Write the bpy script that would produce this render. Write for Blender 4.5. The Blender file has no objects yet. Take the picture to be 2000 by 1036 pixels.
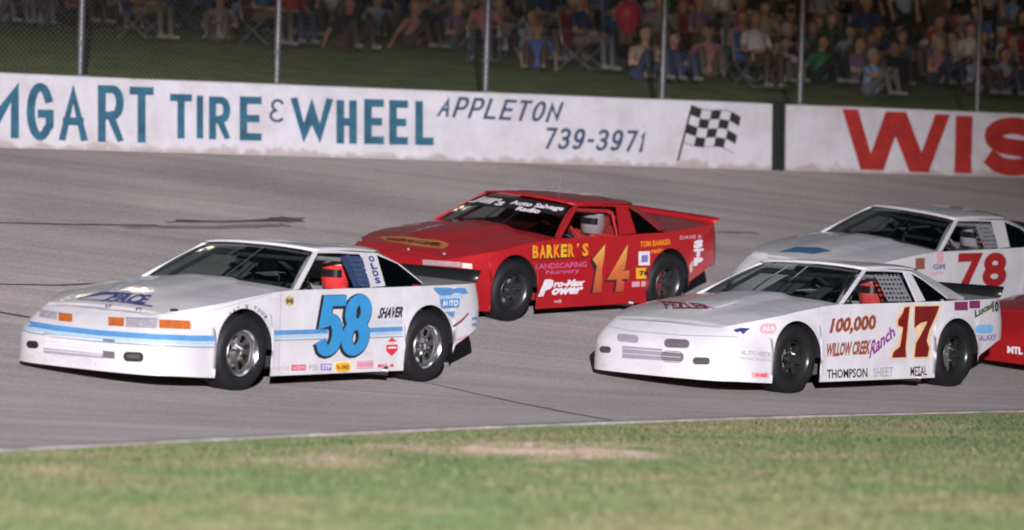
import bpy, bmesh, math, random
import numpy as np
from mathutils import Vector, Matrix
from mathutils.bvhtree import BVHTree
from mathutils import noise as mnoise

random.seed(7)
rng = np.random.default_rng(7)
S = bpy.context.scene
COL = S.collection
R = math.radians

# ------------------------------------------------------------------ camera
F_PX, CAM_H, ROLL = 7000.0, 1.22, R(0.7)          # focal length in photo pixels (2000 wide), eye height, tilt
cam_d = bpy.data.cameras.new('camera')
cam_d.sensor_width = 36.0
cam_d.lens = 36.0 * F_PX / 2000.0
cam_d.clip_end = 3000.0
cam_d.dof.use_dof = True
cam_d.dof.focus_distance = 36.0
cam_d.dof.aperture_fstop = 1.25
cam = bpy.data.objects.new('camera', cam_d)
COL.objects.link(cam)
pitch = math.atan((540 - 518) / F_PX)
cam.matrix_world = (Matrix.Translation((0, 0, CAM_H)) @ Matrix.Rotation(R(90) + pitch, 4, 'X')
                    @ Matrix.Rotation(ROLL, 4, 'Z'))
S.camera = cam

# ------------------------------------------------------------------ dusk sky, low sun, exposure
world = bpy.data.worlds.new('World')
S.world = world
world.use_nodes = True
wn = world.node_tree.nodes
wl = world.node_tree.links
sky = wn.new('ShaderNodeTexSky')
sky.sky_type = 'NISHITA'
sky.sun_disc = False
SUN_EL, SUN_AZ = R(3.0), R(196)
sky.sun_elevation = SUN_EL
sky.sun_rotation = SUN_AZ
wl.new(sky.outputs[0], wn['Background'].inputs[0])
wn['Background'].inputs[1].default_value = 0.052
sun_d = bpy.data.lights.new('sun', 'SUN')
sun_d.energy = 0.25
sun_d.angle = R(12)
sun_d.color = (1.0, 0.9, 0.82)
sun = bpy.data.objects.new('sun', sun_d)
COL.objects.link(sun)
sdir = Vector((math.sin(SUN_AZ) * math.cos(SUN_EL), math.cos(SUN_AZ) * math.cos(SUN_EL), math.sin(SUN_EL)))
sun.rotation_euler = sdir.to_track_quat('Z', 'Y').to_euler()
S.view_settings.view_transform = 'Standard'
S.view_settings.look = 'None'
S.view_settings.exposure = 0.0
S.view_settings.gamma = 1.0
S.cycles.filter_width = 1.9

# ------------------------------------------------------------------ materials
MATS = {}


def nodes_of(m):
    return m.node_tree.nodes, m.node_tree.links


def mat(name, col, rough=0.5, metal=0.0, coat=0.0, var=0.0, vscale=6.0, bump=0.0, bscale=40.0, spec=0.5, emit=None):
    if name in MATS:
        return MATS[name]
    if not var and not metal and not emit:          # nothing is perfectly even
        var, vscale = 0.2, 14.0
    m = bpy.data.materials.new(name)
    m.use_nodes = True
    n, l = nodes_of(m)
    b = n['Principled BSDF']
    b.inputs['Base Color'].default_value = (*col, 1)
    b.inputs['Roughness'].default_value = rough
    b.inputs['Metallic'].default_value = metal
    b.inputs['Coat Weight'].default_value = coat
    b.inputs['Coat Roughness'].default_value = 0.06
    b.inputs['Specular IOR Level'].default_value = spec
    if var or bump:
        tc = n.new('ShaderNodeTexCoord')
    if var:
        t = n.new('ShaderNodeTexNoise')
        t.inputs['Scale'].default_value = vscale
        t.inputs['Detail'].default_value = 6
        t.inputs['Roughness'].default_value = 0.65
        l.new(tc.outputs['Object'], t.inputs['Vector'])
        r = n.new('ShaderNodeMapRange')
        r.inputs['From Min'].default_value = 0.3
        r.inputs['From Max'].default_value = 0.7
        r.inputs['To Min'].default_value = 1 - var
        r.inputs['To Max'].default_value = 1 + var * 0.4
        l.new(t.outputs['Fac'], r.inputs['Value'])
        mx = n.new('ShaderNodeMix')
        mx.data_type = 'RGBA'
        mx.blend_type = 'MULTIPLY'
        mx.inputs['Factor'].default_value = 1
        mx.inputs['A'].default_value = (*col, 1)
        l.new(r.outputs[0], mx.inputs['B'])
        l.new(mx.outputs['Result'], b.inputs['Base Color'])
    if bump:
        t2 = n.new('ShaderNodeTexNoise')
        t2.inputs['Scale'].default_value = bscale
        t2.inputs['Detail'].default_value = 4
        l.new(tc.outputs['Object'], t2.inputs['Vector'])
        bp = n.new('ShaderNodeBump')
        bp.inputs['Strength'].default_value = bump
        bp.inputs['Distance'].default_value = 0.01
        l.new(t2.outputs['Fac'], bp.inputs['Height'])
        l.new(bp.outputs['Normal'], b.inputs['Normal'])
    if emit:
        b.inputs['Emission Color'].default_value = (*emit[0], 1)
        b.inputs['Emission Strength'].default_value = emit[1]
    MATS[name] = m
    return m


def glass(name, tint, refl=0.10):
    if name in MATS:
        return MATS[name]
    m = bpy.data.materials.new(name)
    m.use_nodes = True
    n, l = nodes_of(m)
    n.remove(n['Principled BSDF'])
    tr = n.new('ShaderNodeBsdfTransparent')
    tr.inputs[0].default_value = (*tint, 1)
    gl = n.new('ShaderNodeBsdfGlossy')
    gl.inputs['Roughness'].default_value = 0.08
    gl.inputs[0].default_value = (0.9, 0.92, 0.95, 1)
    fw = n.new('ShaderNodeLayerWeight')
    fw.inputs['Blend'].default_value = 0.5
    pw = n.new('ShaderNodeMath')
    pw.operation = 'POWER'
    pw.inputs[1].default_value = 4.0
    l.new(fw.outputs['Facing'], pw.inputs[0])
    lw = n.new('ShaderNodeMath')
    lw.operation = 'MULTIPLY_ADD'
    lw.inputs[1].default_value = 0.45
    lw.inputs[2].default_value = refl * 0.3
    l.new(pw.outputs[0], lw.inputs[0])
    mix = n.new('ShaderNodeMixShader')
    l.new(lw.outputs[0], mix.inputs[0])
    l.new(tr.outputs[0], mix.inputs[1])
    l.new(gl.outputs[0], mix.inputs[2])
    l.new(mix.outputs[0], n['Material Output'].inputs[0])
    MATS[name] = m
    return m


# ------------------------------------------------------------------ mesh helpers
def link(name, me, parent=None, mats=(), smooth=False):
    o = bpy.data.objects.new(name, me)
    COL.objects.link(o)
    for m in mats:
        me.materials.append(m)
    if parent is not None:
        o.parent = parent
    if smooth:
        me.polygons.foreach_set('use_smooth', [True] * len(me.polygons))
    return o


def mesh(name, v, f, parent=None, m=None, smooth=False, fm=None):
    me = bpy.data.meshes.new(name)
    me.from_pydata([tuple(p) for p in v], [], [tuple(q) for q in f])
    ms = m if isinstance(m, (list, tuple)) else ([m] if m else [])
    o = link(name, me, parent, ms, smooth)
    if fm is not None:
        me.polygons.foreach_set('material_index', fm)
    me.update()
    return o


class MB:
    def __init__(s):
        s.v, s.f, s.m = [], [], []

    def add(s, v, f, mi=0):
        o = len(s.v)
        s.v += [tuple(p) for p in v]
        s.f += [tuple(i + o for i in q) for q in f]
        s.m += [mi] * len(f)
        return s

    def box(s, c, d, mi=0, rot=None):
        x, y, z = (k / 2 for k in d)
        vs = [Vector((a * x, b * y, e * z)) for a in (-1, 1) for b in (-1, 1) for e in (-1, 1)]
        if rot is not None:
            vs = [rot @ p for p in vs]
        vs = [p + Vector(c) for p in vs]
        return s.add(vs, [(0, 1, 3, 2), (4, 6, 7, 5), (0, 4, 5, 1), (2, 3, 7, 6), (0, 2, 6, 4), (1, 5, 7, 3)], mi)

    def tube(s, pts, r, seg=8, mi=0, r1=None, cap=True):
        pts = [Vector(p) for p in pts]
        n = len(pts)
        rings = []
        up = Vector((0, 0, 1))
        for i, p in enumerate(pts):
            d = (pts[min(i + 1, n - 1)] - pts[max(i - 1, 0)]).normalized()
            a = d.cross(up if abs(d.z) < 0.95 else Vector((1, 0, 0))).normalized()
            b = d.cross(a)
            rr = r if r1 is None else r + (r1 - r) * i / max(1, n - 1)
            rings.append([p + (a * math.cos(t) + b * math.sin(t)) * rr for t in [2 * math.pi * k / seg for k in range(seg)]])
        v = [q for ring in rings for q in ring]
        f = [(i * seg + k, i * seg + (k + 1) % seg, (i + 1) * seg + (k + 1) % seg, (i + 1) * seg + k)
             for i in range(n - 1) for k in range(seg)]
        if cap:
            f += [tuple(range(seg))[::-1], tuple((n - 1) * seg + k for k in range(seg))]
        return s.add(v, f, mi)

    def lathe(s, prof, seg=32, mi=0, axis='Y'):
        v = []
        for (r, h) in prof:
            for k in range(seg):
                t = 2 * math.pi * k / seg
                v.append((r * math.cos(t), h, r * math.sin(t)) if axis == 'Y' else (r * math.cos(t), r * math.sin(t), h))
        n = len(prof)
        f = [(i * seg + k, (i + 1) * seg + k, (i + 1) * seg + (k + 1) % seg, i * seg + (k + 1) % seg)
             for i in range(n - 1) for k in range(seg)]
        return s.add(v, f, mi)

    def plate(s, quad, th, mi=0):
        """a thin solid plate from a polygon, thickened both ways"""
        q = [Vector(p) for p in quad]
        nrm = (q[1] - q[0]).cross(q[-1] - q[0]).normalized() * th / 2
        k = len(q)
        v = [p + nrm for p in q] + [p - nrm for p in q]
        f = [tuple(range(k)), tuple(range(k, 2 * k))[::-1]] + [(i, i + k, (i + 1) % k + k, (i + 1) % k) for i in range(k)]
        return s.add(v, f, mi)

    def build(s, name, m, parent=None, smooth=False):
        o = mesh(name, s.v, s.f, parent, m, smooth, s.m)
        if smooth:
            me = o.data
            bm = bmesh.new()
            bm.from_mesh(me)
            for e in bm.edges:
                if len(e.link_faces) == 2 and e.calc_face_angle() > 0.7:
                    e.smooth = False
            bm.to_mesh(me)
            bm.free()
        return o


def tag(o, label, cat, group=None, kind=None):
    if label:
        o['label'] = label
    if cat:
        o['category'] = cat
    if group:
        o['group'] = group
    if kind:
        o['kind'] = kind
    return o


def empty(name, mw=None, loc=None):
    o = bpy.data.objects.new(name, None)
    COL.objects.link(o)
    o.empty_display_size = 0.2
    if mw is not None:
        o.matrix_world = mw
    if loc is not None:
        o.location = loc
    return o


# ------------------------------------------------------------------ measuring: photo pixel -> ray
def ray(px, py):
    dx, dy = px - 1000.0, py - 540.0
    c, s = math.cos(ROLL), math.sin(ROLL)
    return Vector(((dx * c + dy * s) / F_PX, 1.0, -(-dx * s + dy * c) / F_PX))


CAMP = Vector((0, 0, CAM_H))

# ------------------------------------------------------------------ the track surface
AX = np.array([0.8790, 0.4768])      # along the wall
NX = np.array([-0.4768, 0.8790])     # uphill, towards the wall
CW, ZW = 45.4, 2.86                  # wall foot: distance and height
EA = np.array([-60, -30, -10, 0, 5, 8.53, 10.96, 13.9, 17.15, 20.45, 24, 30, 45, 90.])
EC = np.array([-8, 4, 12.5, 18, 21.0, 22.96, 24.25, 25.6, 26.75, 27.55, 28.1, 28.6, 29, 29.])
_fa = np.linspace(-60, 90, 1501)
_fc = np.interp(_fa, EA, EC)
_k = np.hanning(41)
_fc2 = np.convolve(np.pad(_fc, 20, mode='edge'), _k / _k.sum(), mode='valid')
TS = np.linspace(0, 1, 201)
_sl = np.interp(TS, [0, .12, .31, .45, 1], [.15, .30, 1.05, 1.2, 1.35])
GS = np.concatenate([[0], np.cumsum((_sl[1:] + _sl[:-1]) / 2 * np.diff(TS))])
GS /= GS[-1]


def edge_c(a):
    return np.interp(a, _fa, _fc2)


def ac2xy(a, c):
    return AX[0] * a + NX[0] * c, AX[1] * a + NX[1] * c


def zs(x, y):
    a = AX[0] * x + AX[1] * y
    c = NX[0] * x + NX[1] * y
    e = edge_c(a)
    return ZW * np.interp((c - e) / (CW - e), TS, GS)


def surf_normal(x, y):
    d = 0.5
    return Vector((-(zs(x + d, y) - zs(x - d, y)) / (2 * d), -(zs(x, y + d) - zs(x, y - d)) / (2 * d), 1)).normalized()


def hit_track(px, py):
    r = ray(px, py)
    t = 15.0
    while t < 90:
        p = CAMP + r * t
        if p.z < zs(p.x, p.y):
            return p
        t += 0.02
    return None


# ground sheet (infield turf, reaches the horizon)
def turf_material(name, tint=1.0):
    m = bpy.data.materials.new(name)
    m.use_nodes = True
    n, l = nodes_of(m)
    b = n['Principled BSDF']
    b.inputs['Roughness'].default_value = 0.95
    b.inputs['Specular IOR Level'].default_value = 0.1
    tc = n.new('ShaderNodeTexCoord')
    t1 = n.new('ShaderNodeTexNoise')
    t1.inputs['Scale'].default_value = 1.3
    t1.inputs['Detail'].default_value = 8
    t1.inputs['Roughness'].default_value = 0.7
    l.new(tc.outputs['Object'], t1.inputs['Vector'])
    cr = n.new('ShaderNodeValToRGB')
    e = cr.color_ramp.elements
    e[0].position, e[0].color = 0.3, (0.055 * tint, 0.075 * tint, 0.03 * tint, 1)
    e[1].position, e[1].color = 0.72, (0.16 * tint, 0.13 * tint, 0.075 * tint, 1)
    k = e.new(0.5)
    k.color = (0.085 * tint, 0.11 * tint, 0.04 * tint, 1)
    l.new(t1.outputs['Fac'], cr.inputs[0])
    t2 = n.new('ShaderNodeTexNoise')
    t2.inputs['Scale'].default_value = 45
    t2.inputs['Detail'].default_value = 5
    l.new(tc.outputs['Object'], t2.inputs['Vector'])
    mx = n.new('ShaderNodeMix')
    mx.data_type = 'RGBA'
    mx.blend_type = 'OVERLAY'
    mx.inputs['Factor'].default_value = 0.7
    l.new(cr.outputs[0], mx.inputs['A'])
    l.new(t2.outputs['Fac'], mx.inputs['B'])
    l.new(mx.outputs['Result'], b.inputs['Base Color'])
    bp = n.new('ShaderNodeBump')
    bp.inputs['Strength'].default_value = 0.6
    bp.inputs['Distance'].default_value = 0.03
    l.new(t2.outputs['Fac'], bp.inputs['Height'])
    l.new(bp.outputs['Normal'], b.inputs['Normal'])
    return m


TURF = turf_material('infield turf')
gsz = 1200.0
ground = mesh('ground', [(-gsz, -gsz, -.006), (gsz, -gsz, -.006), (gsz, gsz, -.006), (-gsz, gsz, -.006)], [(0, 1, 2, 3)], None, TURF)
tag(ground, 'mottled green and brown infield turf in front of the track', None, kind='structure')


def asphalt_material():
    m = bpy.data.materials.new('old asphalt')
    m.use_nodes = True
    n, l = nodes_of(m)
    b = n['Principled BSDF']
    b.inputs['Roughness'].default_value = 0.9
    b.inputs['Diffuse Roughness'].default_value = 1.0
    b.inputs['Specular IOR Level'].default_value = 0.25
    tc = n.new('ShaderNodeTexCoord')
    mp = n.new('ShaderNodeMapping')
    mp.inputs['Rotation'].default_value = (0, 0, -math.atan2(AX[1], AX[0]) - R(8))
    mp.inputs['Scale'].default_value = (0.05, 1.6, 0.3)
    l.new(tc.outputs['Object'], mp.inputs['Vector'])
    streak = n.new('ShaderNodeTexNoise')
    streak.inputs['Scale'].default_value = 1.4
    streak.inputs['Detail'].default_value = 7
    streak.inputs['Roughness'].default_value = 0.62
    l.new(mp.outputs[0], streak.inputs['Vector'])
    blot = n.new('ShaderNodeTexNoise')
    blot.inputs['Scale'].default_value = 0.35
    blot.inputs['Detail'].default_value = 5
    l.new(tc.outputs['Object'], blot.inputs['Vector'])
    grit = n.new('ShaderNodeTexNoise')
    grit.inputs['Scale'].default_value = 26
    grit.inputs['Detail'].default_value = 6
    grit.inputs['Roughness'].default_value = 0.8
    l.new(tc.outputs['Object'], grit.inputs['Vector'])
    cr = n.new('ShaderNodeValToRGB')
    e = cr.color_ramp.elements
    e[0].position, e[0].color = 0.34, (0.345, 0.315, 0.311, 1)
    e[1].position, e[1].color = 0.66, (0.465, 0.424, 0.418, 1)
    l.new(streak.outputs['Fac'], cr.inputs[0])
    m1 = n.new('ShaderNodeMix')
    m1.data_type = 'RGBA'
    m1.blend_type = 'OVERLAY'
    m1.inputs['Factor'].default_value = 0.35
    l.new(cr.outputs[0], m1.inputs['A'])
    l.new(blot.outputs['Fac'], m1.inputs['B'])
    m2 = n.new('ShaderNodeMix')
    m2.data_type = 'RGBA'
    m2.blend_type = 'OVERLAY'
    m2.inputs['Factor'].default_value = 1.0
    l.new(m1.outputs['Result'], m2.inputs['A'])
    l.new(grit.outputs['Fac'], m2.inputs['B'])
    l.new(m2.outputs['Result'], b.inputs['Base Color'])
    bp = n.new('ShaderNodeBump')
    bp.inputs['Strength'].default_value = 1.0
    bp.inputs['Distance'].default_value = 0.05
    l.new(grit.outputs['Fac'], bp.inputs['Height'])
    l.new(bp.outputs['Normal'], b.inputs['Normal'])
    return m


ASPH = asphalt_material()
v, f = [], []
av = np.concatenate([np.arange(-60, 0, 2.0), np.arange(0, 34, 0.5), np.arange(34, 91, 2.0)])
NT = 90
for a in av:
    e = edge_c(a)
    for j in range(NT + 1):
        t = j / NT
        c = e + (CW + 0.25 - e) * t
        x, y = ac2xy(a, c)
        v.append((x, y, zs(x, y) + 0.004))
for i in range(len(av) - 1):
    for j in range(NT):
        k = i * (NT + 1) + j
        f.append((k, k + NT + 1, k + NT + 2, k + 1))
track = mesh('race_track', v, f, None, ASPH, True)
tag(track, 'grey banked asphalt race track with seams and stains', None, kind='structure')

# pale concrete lip along the inner edge
v, f = [], []
ev = np.arange(-30, 60, 0.25)
for i, a in enumerate(ev):
    e = edge_c(a)
    wob = 0.02 * mnoise.noise(Vector((a * 1.3, 0, 0)))
    for c, z in ((e - 0.09 + wob, -0.02), (e - 0.088 + wob, 0.016), (e + 0.035 + wob * .5, 0.018), (e + 0.037 + wob * .5, -0.01)):
        x, y = ac2xy(a, c)
        v.append((x, y, z + (zs(x, y) if c > e else 0)))
for i in range(len(ev) - 1):
    for j in range(3):
        f.append((i * 4 + j, i * 4 + j + 1, i * 4 + 4 + j + 1, i * 4 + 4 + j))
mesh('edge_strip', v, f, track, mat('worn edge paint', (0.32, 0.295, 0.285), 0.9, var=0.55, vscale=2.5))


def track_strip(name, pts, w, m, parent=track, z=0.004, jit=0.0):
    """a painted or worn strip lying on the track along photo points"""
    P = []
    for i in range(len(pts) - 1):
        (x0, y0), (x1, y1) = pts[i], pts[i + 1]
        k = max(2, int(abs(x1 - x0) / 15) + 1)
        for j in range(k):
            P.append((x0 + (x1 - x0) * j / k, y0 + (y1 - y0) * j / k))
    P.append(pts[-1])
    H = [hit_track(*p) for p in P]
    H = [h for h in H if h is not None]
    v, f = [], []
    for i, h in enumerate(H):
        d = (H[min(i + 1, len(H) - 1)] - H[max(i - 1, 0)])
        s = Vector((-d.y, d.x, 0)).normalized()
        ww = w[i * len(w) // len(H)] if isinstance(w, (list, tuple)) else w
        ww *= 1 + jit * mnoise.noise(Vector((i * 0.7, w if not isinstance(w, (list, tuple)) else 1, 3.1)))
        for q in (-1, 1):
            p = h + s * ww * q / 2
            v.append((p.x, p.y, zs(p.x, p.y) + 0.004 + z))
        if i:
            f.append((2 * i - 2, 2 * i - 1, 2 * i + 1, 2 * i))
    return mesh(name, v, f, parent, m)


TAR = mat('tar seam', (0.11, 0.10, 0.105), 0.7, var=0.3)
RUB = mat('rubber stain', (0.17, 0.155, 0.16), 0.85, var=0.5, vscale=2)
PALE = mat('pale seam dust', (0.33, 0.30, 0.31), 0.95, var=0.5, vscale=3)
track_strip('tar_seam', [(-60, 436), (0, 437), (130, 440), (310, 442)], 0.09, RUB, jit=.5)
track_strip('dust_line', [(240, 445), (420, 446), (560, 441)], 0.20, PALE, jit=.6, z=0.003)
track_strip('skid_mark', [(325, 437), (355, 434), (440, 435), (560, 431), (595, 428)], [0.04, .20, .12, .14, .12, .18, .34, .06], RUB, jit=.4, z=0.007)
track_strip('tar_seam', [(-60, 556), (0, 557), (110, 559), (190, 556)], 0.07, TAR, jit=.6)
track_strip('tar_seam', [(-60, 600), (0, 612), (60, 622)], 0.09, TAR, jit=.5)
track_strip('tar_seam', [(800, 742), (900, 764), (1000, 786), (1100, 806), (1195, 823)], [.02, .03, .04, .05, .05], TAR, jit=.5)
track_strip('dust_line', [(1100, 449), (1250, 451), (1480, 457)], 0.12, PALE, jit=.6)

# ------------------------------------------------------------------ outer wall
WALLH = 1.0


def wall_pt(px, py, c=CW):
    """pixel -> (a, z) on the vertical plane c"""
    r = ray(px, py)
    n = Vector((NX[0], NX[1], 0))
    t = (c - CAMP.dot(n)) / r.dot(n)
    p = CAMP + r * t
    return AX[0] * p.x + AX[1] * p.y, p.z


def wall_material():
    m = bpy.data.materials.new('whitewashed concrete')
    m.use_nodes = True
    n, l = nodes_of(m)
    b = n['Principled BSDF']
    b.inputs['Roughness'].default_value = 0.8
    tc = n.new('ShaderNodeTexCoord')
    t = n.new('ShaderNodeTexNoise')
    t.inputs['Scale'].default_value = 1.7
    t.inputs['Detail'].default_value = 8
    t.inputs['Roughness'].default_value = 0.7
    l.new(tc.outputs['Object'], t.inputs['Vector'])
    cr = n.new('ShaderNodeValToRGB')
    cr.color_ramp.elements[0].position, cr.color_ramp.elements[0].color = 0.3, (0.50, 0.47, 0.49, 1)
    cr.color_ramp.elements[1].position, cr.color_ramp.elements[1].color = 0.6, (0.63, 0.625, 0.69, 1)
    l.new(t.outputs['Fac'], cr.inputs[0])
    # rust-brown splash dirt along the foot, ragged by noise
    sp = n.new('ShaderNodeSeparateXYZ')
    l.new(tc.outputs['Object'], sp.inputs[0])
    t2 = n.new('ShaderNodeTexNoise')
    t2.inputs['Scale'].default_value = 3.5
    t2.inputs['Detail'].default_value = 7
    l.new(tc.outputs['Object'], t2.inputs['Vector'])
    ad = n.new('ShaderNodeMath')
    ad.operation = 'MULTIPLY_ADD'
    ad.inputs[1].default_value = -0.42
    l.new(t2.outputs['Fac'], ad.inputs[0])
    l.new(sp.outputs['Z'], ad.inputs[2])
    rr = n.new('ShaderNodeMapRange')
    rr.inputs['From Min'].default_value = -0.19
    rr.inputs['From Max'].default_value = -0.12
    rr.inputs['To Min'].default_value = 0.6
    rr.inputs['To Max'].default_value = 0.0
    l.new(ad.outputs[0], rr.inputs['Value'])
    mx = n.new('ShaderNodeMix')
    mx.data_type = 'RGBA'
    l.new(rr.outputs[0], mx.inputs['Factor'])
    l.new(cr.outputs[0], mx.inputs['A'])
    mx.inputs['B'].default_value = (0.30, 0.22, 0.17, 1)
    l.new(mx.outputs['Result'], b.inputs['Base Color'])
    t3 = n.new('ShaderNodeTexNoise')
    t3.inputs['Scale'].default_value = 14
    t3.inputs['Detail'].default_value = 6
    l.new(tc.outputs['Object'], t3.inputs['Vector'])
    bp = n.new('ShaderNodeBump')
    bp.inputs['Strength'].default_value = 0.35
    bp.inputs['Distance'].default_value = 0.02
    l.new(t3.outputs['Fac'], bp.inputs['Height'])
    l.new(bp.outputs['Normal'], b.inputs['Normal'])
    return m


WALLM = wall_material()
gap0 = wall_pt(1508, 270)[0]
gap1 = wall_pt(1536, 270)[0]


def make_wall(a0, a1, label):
    x, y = ac2xy(a0, CW)
    root = empty('concrete_wall', Matrix.Translation((x, y, ZW)) @ Matrix.Rotation(math.atan2(AX[1], AX[0]), 4, 'Z'))
    L = a1 - a0
    nseg = max(2, int(L / 0.35))
    prof = [(0.0, -0.12), (0.0, 0.3), (0.0, 0.65), (0.0, WALLH - 0.02), (0.025, WALLH), (0.27, WALLH), (0.30, WALLH - 0.02), (0.3, -0.3)]
    v, f = [], []
    for i in range(nseg + 1):
        s = L * i / nseg
        for j, (d, z) in enumerate(prof):
            w = 0.012 * mnoise.noise(Vector((s * 0.6 + a0, z * 2, 0.3))) if 0 <= j <= 4 else 0
            wz = 0.012 * mnoise.noise(Vector((s * 0.45 + a0, 5, 0.3))) if 3 <= j <= 6 else 0
            v.append((s, d + w * 0.5, z + wz))
    k = len(prof)
    for i in range(nseg):
        for j in range(k - 1):
            f.append((i * k + j, (i + 1) * k + j, (i + 1) * k + j + 1, i * k + j + 1))
    f += [tuple(range(k)), tuple(nseg * k + q for q in range(k))[::-1]]
    mesh('wall_body', v, f, root, WALLM)
    tag(root, label, 'wall')
    return root


wallL = make_wall(-45.0, gap0, 'long white concrete wall with blue tire shop lettering and chequered flag')
wallR = make_wall(gap1, 75.0, 'white concrete wall with large red capital letters beyond the dark gap')
# dark steel infill between the wall runs
x, y = ac2xy((gap0 + gap1) / 2, CW + 0.06)
gp = empty('steel_post', Matrix.Translation((x, y, ZW)) @ Matrix.Rotation(math.atan2(AX[1], AX[0]), 4, 'Z'))
gw = gap1 - gap0 - 0.01
DARKSTEEL = mat('dark painted steel', (0.02, 0.026, 0.024), 0.55, var=0.4)
MB().box((0, 0.1, 0.45), (gw * 0.45, 0.2, 1.12)).build('web', DARKSTEEL, gp)
for q in (-1, 1):
    MB().box((q * gw * 0.36, 0.08, 0.45), (gw * 0.24, 0.24, 1.10)).build('flange', DARKSTEEL, gp)
MB().box((0, 0.1, 1.02), (gw * 0.98, 0.26, 0.03)).build('cap', DARKSTEEL, gp)
tag(gp, 'dark steel post filling the gap between the two white walls', 'post')
bpy.context.view_layer.update()

# ------------------------------------------------------------------ lettering kit (2D outlines in photo pixels laid on real surfaces)
def ell(cx, cy, rx, ry, a0, a1, n=14):
    return [(cx + rx * math.cos(R(a0 + (a1 - a0) * i / n)), cy + ry * math.sin(R(a0 + (a1 - a0) * i / n))) for i in range(n + 1)]


# strokes in a unit box, x right, y down
GL = {
    'M': [[(0, 1), (0, 0), (.5, .62), (1, 0), (1, 1)]],
    'G': [ell(.5, .5, .5, .5, -32, -330, 22)[:-1] + [(1, .78), (1, .54), (.58, .54)]],
    'A': [[(0, 1), (.5, 0), (1, 1)], [(.2, .68), (.8, .68)]],
    'R': [[(0, 1), (0, 0), (.6, 0)] + ell(.62, .27, .38, .27, -90, 90, 10) + [(0, .54)], [(.48, .54), (1, 1)]],
    'T': [[(0, 0), (1, 0)], [(.5, 0), (.5, 1)]],
    'I': [[(.5, 0), (.5, 1)]],
    'E': [[(1, 0), (0, 0), (0, 1), (1, 1)], [(0, .5), (.85, .5)]],
    '&': [ell(.55, .25, .42, .25, -30, -250, 12) + ell(.5, .75, .5, .25, -100, -320, 14)],
    'W': [[(0, 0), (.27, 1), (.5, .22), (.73, 1), (1, 0)]],
    'H': [[(0, 0), (0, 1)], [(1, 0), (1, 1)], [(0, .5), (1, .5)]],
    'L': [[(0, 0), (0, 1), (1, 1)]],
    'P': [[(0, 1), (0, 0), (.6, 0)] + ell(.62, .28, .38, .28, -90, 90, 10) + [(0, .56)]],
    'O': [ell(.5, .5, .5, .5, 0, 360, 26)],
    'N': [[(0, 1), (0, 0), (1, 1), (1, 0)]],
    'S': [ell(.5, .26, .5, .26, -25, -270, 14) + ell(.5, .76, .5, .24, -90, 155, 14)],
    '7': [[(0, 0), (1, 0), (.35, 1)]],
    '3': [ell(.42, .25, .55, .25, -150, 90, 12), ell(.42, .74, .58, .26, -90, 150, 12)],
    '9': [ell(.5, .3, .5, .3, 0, 360, 20), [(1, .3), (.98, .6), (.75, .9), (.35, 1), (.08, .93)]],
    '1': [[(.15, .2), (.55, 0), (.55, 1)]],
    '-': [[(.05, .55), (.95, .55)]],
    '5': [[(1, 0), (.1, 0), (.05, .42)] + ell(.45, .68, .55, .31, -120, 140, 16)],
    '8': [ell(.5, .25, .44, .25, 0, 360, 22), ell(.5, .74, .5, .26, 0, 360, 22)],
    '4': [[(.72, 1), (.72, 0), (0, .68), (1, .68)]],
    '0': [ell(.5, .5, .5, .5, 0, 360, 22)],
    'K': [[(0, 0), (0, 1)], [(1, 0), (.05, .55)], [(.3, .42), (1, 1)]],
    "'": [[(.5, 0), (.3, .3)]],
}


def stroke_strip(pts, w, closed=False):
    """mitred strip, returns left and right outlines"""
    n = len(pts)
    out = []
    for i in range(n):
        p = np.array(pts[i], float)
        if closed:
            a, b = np.array(pts[(i - 1) % n], float), np.array(pts[(i + 1) % n], float)
        else:
            a = np.array(pts[max(i - 1, 0)], float)
            b = np.array(pts[min(i + 1, n - 1)], float)
        d1, d2 = p - a, b - p
        if np.hypot(*d1) < 1e-9:
            d1 = d2
        if np.hypot(*d2) < 1e-9:
            d2 = d1
        d1 /= np.hypot(*d1)
        d2 /= np.hypot(*d2)
        n1, n2 = np.array([-d1[1], d1[0]]), np.array([-d2[1], d2[0]])
        mv = n1 + n2
        L = np.hypot(*mv)
        mv = n1 if L < 1e-6 else mv / L
        k = min(1 / max(0.15, mv @ n1), 4.0)
        out.append((p + mv * w / 2 * k, p - mv * w / 2 * k))
    return out


def bil(quad, u, v_):
    (ax, ay), (bx, by), (cx, cy), (dx, dy) = quad      # TL TR BR BL
    return ((ax * (1 - u) + bx * u) * (1 - v_) + (dx * (1 - u) + cx * u) * v_,
            (ay * (1 - u) + by * u) * (1 - v_) + (dy * (1 - u) + cy * u) * v_)


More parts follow.
